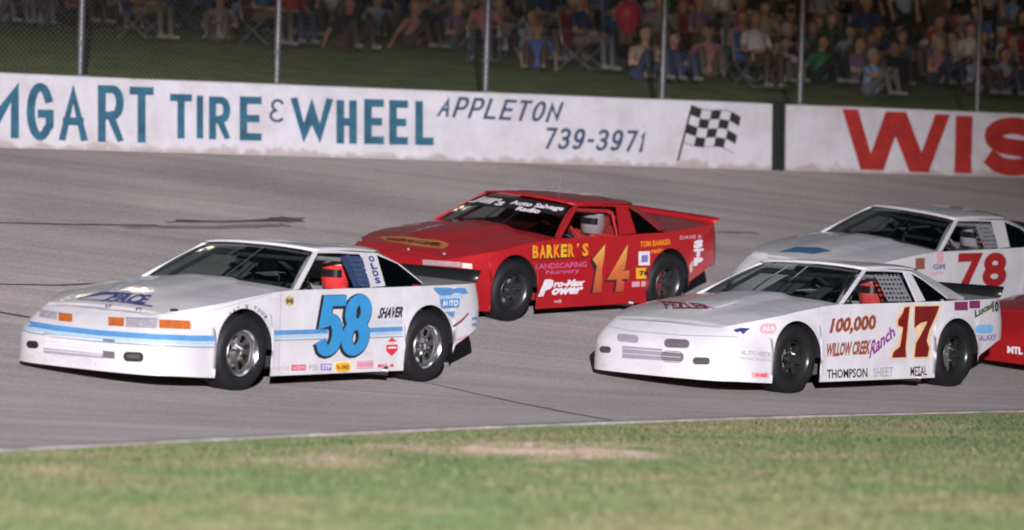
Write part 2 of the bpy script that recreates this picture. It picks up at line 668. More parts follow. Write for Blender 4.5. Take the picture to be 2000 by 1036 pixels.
def glyph(ch, quad, w, grow=0.0, shift=(0, 0)):
    """list of pixel-space (verts, faces) for a stroked glyph filling quad"""
    W = (math.dist(quad[0], quad[1]) + math.dist(quad[3], quad[2])) / 2
    Hh = (math.dist(quad[0], quad[3]) + math.dist(quad[1], quad[2])) / 2
    res = []
    for pl in GL[ch]:
        pts = [(w / 2 + x * max(W - w, 0.01), w / 2 + y * max(Hh - w, 0.01)) for x, y in pl]
        closed = len(pts) > 3 and math.dist(pts[0], pts[-1]) < 1e-3
        if closed:
            pts = pts[:-1]
        else:                                       # square caps
            p0, p1 = np.array(pts[0]), np.array(pts[1])
            pts[0] = tuple(p0 + (p0 - p1) / np.hypot(*(p0 - p1)) * w / 2)
            p0, p1 = np.array(pts[-1]), np.array(pts[-2])
            pts[-1] = tuple(p0 + (p0 - p1) / np.hypot(*(p0 - p1)) * w / 2)
        st = stroke_strip(pts, w + 2 * grow, closed)
        vs, fs = [], []
        for a, b in st:
            for q in (a, b):
                qx = min(max(q[0], -grow), W + grow)
                qy = min(max(q[1], -grow), Hh + grow)
                X, Y = bil(quad, qx / W, qy / Hh)
                vs.append((X + shift[0], Y + shift[1]))
        k = len(st)
        for i in range(k if closed else k - 1):
            j = (i + 1) % k
            fs.append((2 * i, 2 * i + 1, 2 * j + 1, 2 * j))
        res.append((vs, fs))
    return res


_tc = {}


def text_shape(s, bold=0.0, shear=0.0):
    key = (s, bold, shear)
    if key not in _tc:
        cu = bpy.data.curves.new('t', 'FONT')
        cu.body = s
        cu.size = 1
        cu.offset = bold
        cu.shear = shear
        cu.resolution_u = 2
        cu.fill_mode = 'FRONT'
        ob = bpy.data.objects.new('t', cu)
        me = ob.to_mesh()
        co = np.array([q.co[:2] for q in me.vertices])
        fs = [tuple(p.vertices) for p in me.polygons]
        ob.to_mesh_clear()
        bpy.data.objects.remove(ob)
        bpy.data.curves.remove(cu)
        mn, mx = co.min(0), co.max(0)
        co = (co - mn) / np.maximum(mx - mn, 1e-6)
        co[:, 1] = 1 - co[:, 1]
        _tc[key] = (co, fs)
    return _tc[key]


def text_px(s, quad, bold=0.02, shear=0.0):
    co, fs = text_shape(s, bold, shear)
    return [([bil(quad, a, b) for a, b in co], fs)]


def box_quad(x0, y0, x1, y1, dy=0.0, sl=0.0):
    """pixel box; dy = drop of the right end, sl = rightward lean of the top"""
    return [(x0 + sl, y0), (x1 + sl, y0 + dy), (x1, y1 + dy), (x0, y1)]


def poly_px(pts, n=1):
    """a filled polygon (fan about its centre) in pixels"""
    c = (sum(p[0] for p in pts) / len(pts), sum(p[1] for p in pts) / len(pts))
    k = len(pts)
    return [([c] + list(pts), [(0, i + 1, (i + 1) % k + 1) for i in range(k)])]


def band_px(top, bot, step=8):
    """a band between two pixel polylines, subdivided"""
    def res(pl, n):
        d = [0]
        for i in range(1, len(pl)):
            d.append(d[-1] + math.dist(pl[i - 1], pl[i]))
        q = np.linspace(0, d[-1], n)
        return list(zip(np.interp(q, d, [p[0] for p in pl]), np.interp(q, d, [p[1] for p in pl])))
    n = max(2, int(math.dist(top[0], top[-1]) / step) + 1)
    a, b = res(top, n), res(bot, n)
    return [(a + b, [(i, i + 1, n + i + 1, n + i) for i in range(n - 1)])]


def rect_px(x0, y0, x1, y1, dy=0.0, sl=0.0, step=8):
    q = box_quad(x0, y0, x1, y1, dy, sl)
    return band_px([q[0], q[1]], [q[3], q[2]], step)


def rounded_px(quad, n=6, rad=0.45):
    W = math.dist(quad[0], quad[1])
    Hh = math.dist(quad[0], quad[3])
    r = rad * min(W, Hh)
    pts = []
    for cx, cy, a0 in ((W - r, r, -90), (W - r, Hh - r, 0), (r, Hh - r, 90), (r, r, 180)):
        for i in range(n + 1):
            t = R(a0 + 90 * i / n)
            pts.append(bil(quad, (cx + r * math.cos(t)) / W, (cy + r * math.sin(t)) / Hh))
    return poly_px(pts)


def concave_px(pts, grow=0.0):
    """fill a simple polygon by ear clipping via bmesh"""
    bm = bmesh.new()
    cx = sum(p[0] for p in pts) / len(pts)
    cy = sum(p[1] for p in pts) / len(pts)
    P = []
    k = len(pts)
    ar = sum(pts[i][0] * pts[(i + 1) % k][1] - pts[(i + 1) % k][0] * pts[i][1] for i in range(k))
    for i in range(k):
        a, b, c2 = np.array(pts[i - 1], float), np.array(pts[i], float), np.array(pts[(i + 1) % k], float)
        d1, d2 = (b - a) / np.hypot(*(b - a)), (c2 - b) / np.hypot(*(c2 - b))
        n = np.array([d1[1] + d2[1], -d1[0] - d2[0]])
        n = n / max(np.hypot(*n), .3) * (1 if ar > 0 else -1)
        P.append(b + n * grow)
    vs = [bm.verts.new((p[0], p[1], 0)) for p in P]
    fc = bm.faces.new(vs)
    bm.normal_update()
    bmesh.ops.triangulate(bm, faces=[fc])
    bm.verts.index_update()
    out = ([(q.co.x, q.co.y) for q in bm.verts], [tuple(w.index for w in ff.verts) for ff in bm.faces])
    bm.free()
    return [out]


class Surf:
    """a real surface that lettering can be laid on"""
    def __init__(s, objs, root):
        s.root = root
        mi = root.matrix_world.inverted()
        V, P = [], []
        for o in objs:
            m = mi @ o.matrix_world if o is not root else Matrix.Identity(4)
            b = len(V)
            V += [m @ q.co for q in o.data.vertices]
            P += [tuple(i + b for i in p.vertices) for p in o.data.polygons]
        s.bvh = BVHTree.FromPolygons(V, P)
        s.o = mi @ CAMP
        s.r3 = mi.to_3x3()

    def lay(s, name, shapes, m, lift=0.004, parent=None):
        V, Fc = [], []
        for k, (vs, fs) in enumerate(shapes):
            idx = {}
            for i, (px, py) in enumerate(vs):
                d = (s.r3 @ ray(px, py)).normalized()
                loc, nrm, _, _ = s.bvh.ray_cast(s.o, d)
                if loc is None:
                    continue
                if nrm.dot(d) > 0:
                    nrm = -nrm
                idx[i] = len(V)
                V.append(loc + nrm * (lift + 0.0005 * (k % 6)))
            for q in fs:
                if all(i in idx for i in q):
                    P = [V[idx[i]] for i in q]
                    if max((P[i] - P[i - 1]).length for i in range(len(P))) < 2.5:
                        Fc.append(tuple(idx[i] for i in q))
        if not Fc:
            return None
        if name == 'stripe':                        # a band broken by an opening becomes separate stripes
            groups = [[Fc[0]]]
            for q in Fc[1:]:
                if set(q) & set(groups[-1][-1]):
                    groups[-1].append(q)
                else:
                    groups.append([q])
            for g_ in groups:
                ids = sorted({i for q in g_ for i in q})
                re = {i: k for k, i in enumerate(ids)}
                mesh(name, [V[i] for i in ids], [tuple(re[i] for i in q) for q in g_], parent or s.root, m)
            return None
        return mesh(name, V, Fc, parent or s.root, m)


# wall lettering
BLUE = mat('faded blue sign paint', (0.025, 0.125, 0.20), 0.75, var=0.45, vscale=5)
NAVY = mat('thin navy sign paint', (0.045, 0.075, 0.15), 0.75, var=0.5, vscale=6)
REDW = mat('red sign paint', (0.42, 0.025, 0.022), 0.7, var=0.35, vscale=4)
BLACKW = mat('black sign paint', (0.02, 0.02, 0.022), 0.75, var=0.3)
sl_ = Surf([o for o in wallL.children], wallL)
sr_ = Surf([o for o in wallR.children], wallR)
WL = [('M', -40, 160, 37, 270, 16.2), ('G', 52, 162, 105, 275, 16.2), ('A', 114, 164, 172, 276, 15.7), ('R', 191, 167, 242, 278, 15.7),
      ('T', 253, 170, 300, 279, 15.7), ('T', 332, 184, 375, 271, 14.2), ('I', 384, 187, 397, 271, 14.2), ('R', 408, 189, 450, 273, 14.2),
      ('E', 468, 189, 511, 275, 14.7), ('W', 567, 191, 651, 280, 15.7), ('H', 657, 196, 697, 281, 15.2),
      ('E', 711, 194, 750, 282, 15.2), ('E', 760, 196, 797, 283, 15.2), ('L', 811, 198, 847, 284, 15.2)]
for ch, x0, y0, x1, y1, w in WL:
    sl_.lay('letter', glyph(ch, box_quad(x0, y0 - (x1 - x0) * .012, x1, y1 - (x1 - x0) * .012, (x1 - x0) * .024), w), BLUE)
sl_.lay('ampersand', glyph('&', box_quad(526, 193, 556, 239, 1), 5.5), NAVY)


def spread(word, x0, yt0, x1, yt1, h, w, m, surf, sl=12, gapf=0.28, name='letter'):
    wid = {'I': .35, '1': .5, '-': .6, 'M': 1.25, 'W': 1.4}
    ws = [wid.get(c, 1.0) for c in word]
    tot = sum(ws) + gapf * (len(word) - 1)
    u = (x1 - x0) / tot
    x = x0
    for c, k in zip(word, ws):
        a, b = x, x + u * k
        ya = yt0 + (yt1 - yt0) * (a - x0) / (x1 - x0)
        yb = yt0 + (yt1 - yt0) * (b - x0) / (x1 - x0)
        surf.lay(name, glyph(c, [(a + sl, ya), (b + sl, yb), (b, yb + h), (a, ya + h)], w), m)
        x = b + u * gapf


spread('APPLETON', 852, 188, 1088, 200, 40, 6.3, NAVY, sl_, sl=14)
spread('739-3971', 1060, 249, 1256, 256, 42, 6.6, NAVY, sl_, sl=9)
# chequered flag
fl = []
FLQ = [(1352, 205), (1447, 229), (1433, 299), (1336, 277)]


def flag_pt(u, v_):
    X, Y = bil(FLQ, u, v_)
    return (X, Y + 7 * math.sin(u * 6.0 + 0.4) * (0.4 + 0.6 * u))


for i in range(5):
    for j in range(4):
        if (i + j) % 2 == 0:
            n = 5
            top = [flag_pt((i + q / n) / 5, j / 4) for q in range(n + 1)]
            bot = [flag_pt((i + q / n) / 5, (j + 1) / 4) for q in range(n + 1)]
            sl_.lay('flag_check', [(top + bot, [(q, q + 1, n + 2 + q, n + 1 + q) for q in range(n)])], BLACKW)
sl_.lay('flag_pole', band_px([(1350, 205), (1322, 314)], [(1354, 206), (1326, 315)], 10), BLACKW)
for q in (0, 1):
    lin = [flag_pt(k / 20, q) for k in range(21)]
    sl_.lay('flag_outline', band_px([(a, b - .6) for a, b in lin], [(a, b + .8) for a, b in lin], 5), BLACKW)
sr_.lay('letter', concave_px([(1645, 213), (1676, 214), (1701, 300), (1730, 218), (1770, 219), (1800, 298), (1827, 223), (1856, 224), (1814, 337), (1776, 336), (1749, 266), (1726, 333), (1681, 332)]), REDW)
sr_.lay('letter', rect_px(1864, 226, 1897, 338, 1, 3), REDW)
sr_.lay('letter', glyph('S', [(1924, 227), (2040, 232), (2036, 346), (1920, 342)], 33), REDW)

# ------------------------------------------------------------------ catch fence on top of the wall
GALV = mat('galvanised pipe', (0.15, 0.15, 0.165), 0.45, metal=0.35, var=0.35, vscale=8)
x, y = ac2xy(13.0, CW + 0.15)
fence = empty('catch_fence', Matrix.Translation((x, y, ZW + WALLH)) @ Matrix.Rotation(math.atan2(AX[1], AX[0]), 4, 'Z'))
tag(fence, 'tall catch fence of pale steel posts and wire above the wall', 'fence')
post_a = [wall_pt(px, py, CW + 0.15)[0] for px, py in ((156, 152), (540, 165), (948, 180), (1293, 192), (1562, 203), (1908, 218))]
pa = [post_a[0] - 3.0 * k for k in (3, 2, 1)] + post_a + [post_a[-1] + 3.1 * k for k in (1, 2, 3)]
FH, LEAN = 4.6, -0.03
for a in pa:
    b = MB()
    b.tube([(a - 13.0, 0, -0.05), (a - 13.0 + 0.03, LEAN * FH, FH)], 0.047, 10)
    b.build('post', GALV, fence, True)
    MB().box((a - 13.0, 0, 0.008), (0.2, 0.2, 0.016)).build('base_plate', GALV, fence)
    for zz in (0.45, 1.35, 2.3, 3.2):
        bnd = MB()
        bnd.lathe([(0.048, -0.02), (0.056, -0.015), (0.056, 0.015), (0.048, 0.02)], 10, axis='Z')
        bnd.v = [(p[0] + a - 13.0 + 0.0065 * zz, p[1] + LEAN * zz, p[2] + zz) for p in bnd.v]
        bnd.build('clamp_band', GALV, fence)
for zz in (2.7, 4.5):
    MB().tube([(pa[0] - 13, LEAN * zz - 0.055, zz), (pa[-1] - 13, LEAN * zz - 0.055, zz)], 0.006, 5).build('cable', GALV, fence)
wm = MB()
a0, a1 = pa[0] - 13, pa[-1] - 13
st = 0.075
k = a0 - FH
WR = 0.002
while k < a1:
    for sg in (0, 1):
        s0, s1 = k, k + FH
        z0, z1 = (0.02, FH) if sg == 0 else (FH, 0.02)
        p, q = Vector((s0, LEAN * z0 - 0.06, z0)), Vector((s1, LEAN * z1 - 0.06, z1))
        wm.add([p + Vector((-WR, 0, 0)), p + Vector((WR, 0, 0)), q + Vector((WR, 0, 0)), q + Vector((-WR, 0, 0))], [(0, 1, 2, 3)])
    k += st
wmo = wm.build('wire_mesh', mat('mesh wire', (0.16, 0.16, 0.17), 0.5, metal=0.6), fence)
wmo['kind'] = 'stuff'

# ------------------------------------------------------------------ spectator bank
BANK0, BANKZ, BANKS = CW + 0.45, ZW + 0.60, 0.205


def bank_z(a, c):
    d = c - BANK0
    return BANKZ + BANKS * d + 0.10 * mnoise.noise(Vector((a * 0.22, d * 0.22, 2.2))) * min(1, d / 3)


v, f = [], []
ba = np.arange(-45, 76, 1.0)
bc = np.concatenate([np.arange(BANK0, BANK0 + 24, 0.6), np.arange(BANK0 + 24, BANK0 + 90, 6)])
for a in ba:
    for c in bc:
        x, y = ac2xy(a, c)
        v.append((x, y, min(bank_z(a, c), BANKZ + 7.2)))
nb = len(bc)
for i in range(len(ba) - 1):
    for j in range(nb - 1):
        k = i * nb + j
        f.append((k, k + nb, k + nb + 1, k + 1))
bank = mesh('grass_bank', v, f, None, turf_material('bank turf', 1.7), True)
tag(bank, 'dark green spectator bank rising behind the catch fence', None, kind='structure')

# ------------------------------------------------------------------ race cars
WB, TR, WHALF = 2.67, 0.342, 0.95
ARCH_R, ARCH_Z = 0.372, 0.335
OUT = [(2.38, 0), (2.375, .3), (2.345, .6), (2.285, .79), (2.17, .90), (1.97, .955), (1.72, .97), (1.3, .975), (.5, .97), (-.5, .97),
       (-1.3, .975), (-1.8, .96), (-2.08, .925), (-2.23, .85), (-2.30, .68), (-2.33, .35), (-2.335, 0)]


def catmull(P, n=14):
    P = [np.array(p, float) for p in P]
    Q = [2 * P[0] - P[1]] + P + [2 * P[-1] - P[-2]]
    Q[0] = np.array([P[1][0], -P[1][1]])
    Q[-1] = np.array([P[-2][0], -P[-2][1]])
    out = []
    for i in range(1, len(Q) - 2):
        for k in range(n):
            t = k / n
            out.append(0.5 * ((2 * Q[i]) + (-Q[i - 1] + Q[i + 1]) * t + (2 * Q[i - 1] - 5 * Q[i] + 4 * Q[i + 1] - Q[i + 2]) * t * t
                              + (-Q[i - 1] + 3 * Q[i] - 3 * Q[i + 1] + Q[i + 2]) * t ** 3))
    out.append(P[-1])
    return np.array(out)


def sm(x):
    x = min(1, max(0, x))
    return x * x * (3 - 2 * x)




def race_paint(name, col, grime=(.16, .14, .13)):
    m = bpy.data.materials.new(name)
    m.use_nodes = True
    n, l = nodes_of(m)
    b = n['Principled BSDF']
    b.inputs['Coat Weight'].default_value = 0.7
    b.inputs['Coat Roughness'].default_value = 0.08
    tc = n.new('ShaderNodeTexCoord')
    # long scuffs and tyre rubs
    mp = n.new('ShaderNodeMapping')
    mp.inputs['Scale'].default_value = (0.7, 2.0, 7.0)
    l.new(tc.outputs['Object'], mp.inputs['Vector'])
    t = n.new('ShaderNodeTexNoise')
    t.inputs['Scale'].default_value = 2.2
    t.inputs['Detail'].default_value = 9
    t.inputs['Roughness'].default_value = 0.72
    l.new(mp.outputs[0], t.inputs['Vector'])
    r = n.new('ShaderNodeMapRange')
    r.inputs['From Min'].default_value = 0.56
    r.inputs['From Max'].default_value = 0.74
    r.inputs['To Max'].default_value = 0.22
    l.new(t.outputs['Fac'], r.inputs['Value'])
    t2 = n.new('ShaderNodeTexNoise')
    t2.inputs['Scale'].default_value = 3.0
    t2.inputs['Detail'].default_value = 6
    l.new(tc.outputs['Object'], t2.inputs['Vector'])
    r2 = n.new('ShaderNodeMapRange')
    r2.inputs['From Min'].default_value = 0.3
    r2.inputs['From Max'].default_value = 0.7
    r2.inputs['To Min'].default_value = 0.88
    r2.inputs['To Max'].default_value = 1.04
    l.new(t2.outputs['Fac'], r2.inputs['Value'])
    m1 = n.new('ShaderNodeMix')
    m1.data_type = 'RGBA'
    m1.blend_type = 'MULTIPLY'
    m1.inputs['Factor'].default_value = 1
    m1.inputs['A'].default_value = (*col, 1)
    l.new(r2.outputs[0], m1.inputs['B'])
    m2 = n.new('ShaderNodeMix')
    m2.data_type = 'RGBA'
    l.new(r.outputs[0], m2.inputs['Factor'])
    l.new(m1.outputs['Result'], m2.inputs['A'])
    m2.inputs['B'].default_value = (*grime, 1)
    l.new(m2.outputs['Result'], b.inputs['Base Color'])
    r3 = n.new('ShaderNodeMapRange')
    r3.inputs['To Min'].default_value = 0.25
    r3.inputs['To Max'].default_value = 0.6
    l.new(t.outputs['Fac'], r3.inputs['Value'])
    l.new(r3.outputs[0], b.inputs['Roughness'])
    t3 = n.new('ShaderNodeTexNoise')
    t3.inputs['Scale'].default_value = 4.5
    t3.inputs['Detail'].default_value = 2
    l.new(tc.outputs['Object'], t3.inputs['Vector'])
    bp = n.new('ShaderNodeBump')
    bp.inputs['Strength'].default_value = 0.35
    bp.inputs['Distance'].default_value = 0.02
    l.new(t3.outputs['Fac'], bp.inputs['Height'])
    l.new(bp.outputs['Normal'], b.inputs['Normal'])
    l.new(bp.outputs['Normal'], b.inputs['Coat Normal'])
    MATS[name] = m
    return m


RUBBER = mat('tyre rubber', (0.013, 0.013, 0.015), 0.6, var=0.3, vscale=9, bump=0.1, bscale=60, spec=0.3)
BLACKM = mat('black chassis paint', (0.012, 0.012, 0.013), 0.6, var=0.3)
LINER = mat('dark interior sheet', (0.03, 0.032, 0.034), 0.6, var=0.4, vscale=4)
CAGE = mat('roll cage grey', (0.20, 0.21, 0.22), 0.4)
SPOIL = mat('smoked spoiler', (0.012, 0.013, 0.014), 0.3)
SCREEN = glass('lexan windshield', (0.27, 0.31, 0.30))
DARKG = glass('dark quarter glass', (0.22, 0.24, 0.24))
DUCT = mat('duct black', (0.012, 0.012, 0.012), 0.7)
LINE = mat('panel gap', (0.10, 0.095, 0.10), 0.8)


def make_wheels(root, rim_m, slots=8, hub_m=None):
    first = None
    for (wx, sy) in ((WB / 2, 1), (-WB / 2, 1), (WB / 2, -1), (-WB / 2, -1)):
        if first is None:
            b = MB()
            b.lathe([(0.196, -0.24), (0.19, -0.10), (0.186, -0.03), (0.196, -0.008), (0.207, 0.004), (0.212, -0.004), (0.20, -0.03)], 48)
            b.lathe([(0.0, -0.045), (0.03, -0.045), (0.04, -0.05), (0.045, -0.075)], 24)
            seg, r0, r1, r2 = 96, 0.095, 0.158, 0.189
            ring = lambda r, h: [(r * math.cos(2 * math.pi * k / seg), h, r * math.sin(2 * math.pi * k / seg)) for k in range(seg)]
            V = ring(0.04, -0.078) + ring(r0, -0.062) + ring(r1, -0.050) + ring(r2, -0.075)
            Fq = []
            per = seg // slots
            for k in range(seg):
                k2 = (k + 1) % seg
                Fq.append((k, seg + k, seg + k2, k2))
                if (k % per) < per * 0.45:
                    Fq.append((seg + k, 2 * seg + k, 2 * seg + k2, seg + k2))
                Fq.append((2 * seg + k, 3 * seg + k, 3 * seg + k2, 2 * seg + k2))
            b.add(V, Fq)
            o1 = b.build('wheel', rim_m, root, True)
            t = MB()
            t.lathe([(0.205, -0.02), (0.212, 0.0), (0.235, 0.012), (0.275, 0.016), (0.312, 0.006), (0.333, -0.018), (0.342, -0.05),
                     (0.342, -0.22), (0.333, -0.252), (0.30, -0.272), (0.2, -0.26)], 56)
            o2 = t.build('tyre', RUBBER, o1, True)
            lug = MB()
            for k in range(5):
                q = 2 * math.pi * k / 5
                lug.tube([(0.066 * math.cos(q), -0.075, 0.066 * math.sin(q)), (0.066 * math.cos(q), -0.035, 0.066 * math.sin(q))], 0.013, 6)
            o3 = lug.build('lug_nuts', hub_m or rim_m, o1)
            o3['kind'] = 'stuff'
            br = MB().lathe([(0.05, -0.16), (0.15, -0.15), (0.15, -0.17), (0.05, -0.17)], 28)
            o4 = br.build('brake_disc', CAGE, o1, True)
            first = (o1, [o2, o3, o4])
            w = o1
        else:
            w = first[0].copy()
            COL.objects.link(w)
            w.parent = root
            for q in first[1]:
                c = q.copy()
                COL.objects.link(c)
                c.parent = w
        w.location = (wx, sy * WHALF, TR)
        w.rotation_euler = (0, random.random() * 3, 0) if sy > 0 else (0, random.random(), math.pi)


def make_car(spec):
    M = spec['pose']
    root = empty('race_car', M)
    paint, rroll, dz = spec['paint'], R(spec['roll']), spec.get('dz', 0.0)
    top_p = spec.get('toppaint', paint)
    BP = []

    def part(o):
        o.rotation_euler = (rroll, 0, 0)
        o.location = (0, 0, dz)
        BP.append(o)
        return o

    # ---- outer shell: columns round the plan outline
    en, et = spec.get('ext', (0.0, 0.0))
    base = catmull([(x + en * max(0, (x - 1.72) / .66) - et * max(0, (-1.8 - x) / .53), y) for x, y in OUT])
    s = np.concatenate([[0], np.cumsum(np.hypot(*np.diff(base, axis=0).T))])
    side = (base[:, 0] < 1.9) & (base[:, 0] > -1.95)
    cols = []                                       # (s, arch?)
    sx = lambda xv: float(np.interp(-xv, -base[side, 0], s[side]))
    for q in np.arange(0, s[-1] + 1e-6, 0.045):
        xq = np.interp(q, s, base[:, 0])
        if any(abs(xq - a) < ARCH_R + 0.01 and 0.5 < q < s[-1] - 0.5 for a in (WB / 2, -WB / 2)):
            continue
        cols.append((q, None))
    for a in (WB / 2, -WB / 2):
        cols.append((sx(a + ARCH_R + 1e-4), None))
        cols.append((sx(a - ARCH_R - 1e-4), None))
        for k in range(25):
            t = math.pi * k / 24
            cols.append((sx(a + ARCH_R * math.cos(t)), ARCH_Z + ARCH_R * math.sin(t)))
    cols.sort(key=lambda c: c[0])
    ZT = spec.get('zt', [(-2.4, .905), (-2.2, .90), (-1.9, .895), (-1.3, .885), (-.5, .872), (.66, .86), (.9, .842), (1.335, .79), (1.7, .735), (2.1, .665), (2.38, .63)])
    ZBt = [(-2.4, .50), (-2.1, .45), (-1.72, .30), (-1.68, .11), (-1.0, .095), (1.0, .095), (1.7, .10), (2.2, .125), (2.38, .125)]
    zt_ = lambda x: float(np.interp(x, *zip(*ZT)))
    zb_ = lambda x: float(np.interp(x, *zip(*ZBt)))
    NR = 14
    nose_in, nose_h = spec.get('nose', (0.24, 0.45))
    grid = []
    for q, arch in cols:
        px, py = np.interp(q, s, base[:, 0]), np.interp(q, s, base[:, 1])
        d = 0.02
        tx = np.interp(q + d, s, base[:, 0]) - np.interp(q - d, s, base[:, 0])
        ty = np.interp(q + d, s, base[:, 1]) - np.interp(q - d, s, base[:, 1])
        if q < d:
            tx, ty = 0, 1
        if q > s[-1] - d:
            tx, ty = 0, -1
        L = math.hypot(tx, ty)
        nx, ny = ty / L, -tx / L                   # outward normal
        if nx * px + ny * py < 0:
            nx, ny = -nx, -ny
        nf = sm((px - 1.55) / 0.75)
        tin = 0.045 * (1 - nf) + nose_in * nf
        h0 = 0.30 * (1 - nf) + nose_h * nf
        z0n, z1 = zb_(px), zt_(px)
        z0 = arch if arch else z0n
        colv = []
        for r in range(NR + 1):
            z = z0 + (z1 - z0) * (r / NR)
            h = (z - z0n) / max(0.01, z1 - z0n)
            ins = tin * max(0, (h - h0) / (1 - h0)) ** 1.7
            flare = 0.012 * math.exp(-((math.hypot(px - math.copysign(WB / 2, px), z - ARCH_Z) - ARCH_R) / 0.05) ** 2) if abs(py) > .9 else 0
            colv.append((px - nx * ins + nx * flare, py - ny * ins + ny * flare, z))
        grid.append(colv)
    NC = len(grid)
    v, f = [], []
    for sgn in (1, -1):
        o = len(v)
        for c in grid:
            v += [(p[0], p[1] * sgn, p[2]) for p in c]
        for i in range(NC - 1):
            if cols[i + 1][0] - cols[i][0] < 1e-6:
                continue
            for r in range(NR):
                k = o + i * (NR + 1) + r
                q = (k, k + NR + 1, k + NR + 2, k + 1)
                f.append(q if sgn < 0 else q[::-1])
    body = part(mesh('body_shell', v, f, root, paint, True))
    # ---- hood and deck from the shell's top edge
    xcowl, xdeck = 0.66, -1.24

    def lid(name, idx, crown, m):
        ny = 18
        vv, ff = [], []
        for i in idx:
            x0, yl, zl = grid[i][-1]
            for j in range(ny + 1):
                u = 1 - 2 * j / ny
                u = math.copysign(abs(u) ** 0.85, u)
                bulge = spec.get('bulge', 0.02) * sm((0.42 - abs(u)) / 0.12) * sm((x0 - 0.5) / .3) * sm((2.0 - x0) / 0.5) if name == 'hood' else 0
                vv.append((x0, yl * u, zl + crown(x0) * (yl / 0.93) * (1 - abs(u) ** 2.2) + bulge))
        k = ny + 1
        for i in range(len(idx) - 1):
            for j in range(ny):
                q = i * k + j
                ff.append((q, q + 1, q + k + 1, q + k))
        return part(mesh(name, vv, ff, root, m, True))
    ih = [i for i in range(NC) if grid[i][-1][0] > xcowl - 0.09 and cols[i][0] < s[-1] / 2]
    idk = [i for i in range(NC) if grid[i][-1][0] < xdeck and cols[i][0] > s[-1] / 2]
    hood = lid('hood', ih, lambda x: 0.055 * sm((2.45 - x) / 0.7) + 0.01, top_p)
    deck = lid('deck_lid', idk, lambda x: 0.02, top_p)
    # ---- wheel wells, underbody, cockpit liner
    for sgn in (1, -1):
        for a in (WB / 2, -WB / 2):
            ww = MB()
            idx = [i for i in range(NC) if cols[i][1] and abs(grid[i][0][0] - a) < ARCH_R + .02]
            vv = []
            for i in idx:
                p = grid[i][0]
                vv += [(p[0], p[1] * sgn, p[2]), (p[0], 0.58 * sgn, p[2])]
            ww.add(vv, [(2 * k, 2 * k + 1, 2 * k + 3, 2 * k + 2) for k in range(len(idx) - 1)])
            part(ww.build('wheel_well', BLACKM, root))
    cb = MB()
    cb.box((0.14, 0, 0.27), (3.7, 1.16, 0.30))
    part(cb.build('chassis', BLACKM, root))
    ck = MB()
    for sg in (1, -1):
        ck.plate([(.62, sg * .90, .14), (.62, sg * .885, .85), (-1.3, sg * .895, .86), (-1.3, sg * .90, .14)], 0.006)
    ck.plate([(.60, -.88, .14), (.60, .88, .14), (.60, .86, .84), (.60, -.86, .84)], 0.006)
    ck.plate([(-1.3, -.88, .14), (-1.3, .88, .14), (-1.3, .88, .865), (-1.3, -.88, .865)], 0.006)
    part(ck.build('cockpit_liner', spec.get('liner', LINER), root))
    db = MB()
    db.box((0.42, 0, 0.80), (0.25, 1.7, 0.08))
    db.plate([(0.30, -.85, .84), (0.30, .85, .84), (0.26, .85, .58), (0.26, -.85, .58)], 0.01)
    part(db.build('dashboard', spec.get('dash', LINER), root))
    # ---- greenhouse
    AB, AT = Vector((.64, .915, .858)), Vector((spec.get('atx', .06), .655, 1.195))
    BT0, BB0 = Vector((spec.get('bt', -.60), .683, 1.178)), Vector((spec.get('bb', -.48), .925, .876))
    BT1, BB1 = Vector((spec.get('bt1', -.82), .69, 1.17)), Vector((spec.get('bb1', -.69), .92, .885))
    QM, QE = Vector((spec.get('qm', -1.07), .755, 1.085)), Vector((spec.get('qe', -1.29), .895, .905))
    cw = spec.get('cw', 0.06)
    RR = Vector((BT1.x - 0.13 - cw * .3, .60, 1.178))
    mir = lambda p: Vector((p[0], -p[1], p[2]))
    for sg in (1, -1):
        k = (lambda p: Vector(p)) if sg > 0 else mir
        off = Vector((0.085, 0, -0.004))
        part(MB().plate([k(AB + Vector((0.0, 0, 0))), k(AB - off), k(AT - off * 0.95), k(AT)], 0.03).build('windshield_pillar', paint, root))
        part(MB().plate([k(BB0), k(BB1), k(BT1), k(BT0)], 0.02).build('door_pillar', paint, root))
        qg = [k(BB1), k(QE), k(QM), k(BT1)]
        part(MB().plate(qg, 0.004).build('quarter_window', DARKG, root))
        # rear roof pillar, folding round from the quarter glass to the back window
        e0, e1, e2 = k(BT1 + Vector((.01, .003, .006))), k(QM), k(QE)
        g0, g1, g2 = k(RR), k(Vector((QM.x - 0.13 - cw * .6, .66, 1.075))), k(Vector((QE.x - 0.14 - cw, .78, .90)))
        st = MB()
        st.plate([e0, e1, g1, g0], 0.014)
        st.plate([e1, e2, g2, g1], 0.014)
        part(st.build('rear_pillar', paint, root))
        part(MB().tube([k(AT + Vector((-.03, .012, -.004))), k((AT + BT0) / 2 + Vector((0, .018, 0.004))), k(BT0 + Vector((0, .004, 0))), k(BT1)], 0.013, 6).build('roof_rail', paint, root, True))
    nx_, ny_ = 10, 14
    v, f = [], []
    xf0, xr0 = AT.x + 0.02, RR.x
    for i in range(nx_ + 1):
        t = i / nx_
        for j in range(ny_ + 1):
            u = 1 - 2 * j / ny_
            xx = (xf0 + 0.09 * (1 - u * u)) * (1 - t) + (xr0 - 0.03 * (1 - u * u)) * t
            yy = u * (0.672 + 0.02 * math.sin(math.pi * t) - 0.06 * t ** 4)
            zz = 1.193 - 0.012 * t + 0.016 * math.sin(math.pi * min(1, t * 1.1)) + 0.034 * (1 - abs(u) ** 2.5)
            v.append((xx, yy, zz))
    for i in range(nx_):
        for j in range(ny_):
            q = i * (ny_ + 1) + j
            f.append((q, q + 1, q + ny_ + 2, q + ny_ + 1))
    roof = mesh('roof', v, f, root, top_p, True)
    md = roof.modifiers.new('thickness', 'SOLIDIFY')
    md.thickness = 0.02
    part(roof)
    v, f = [], []
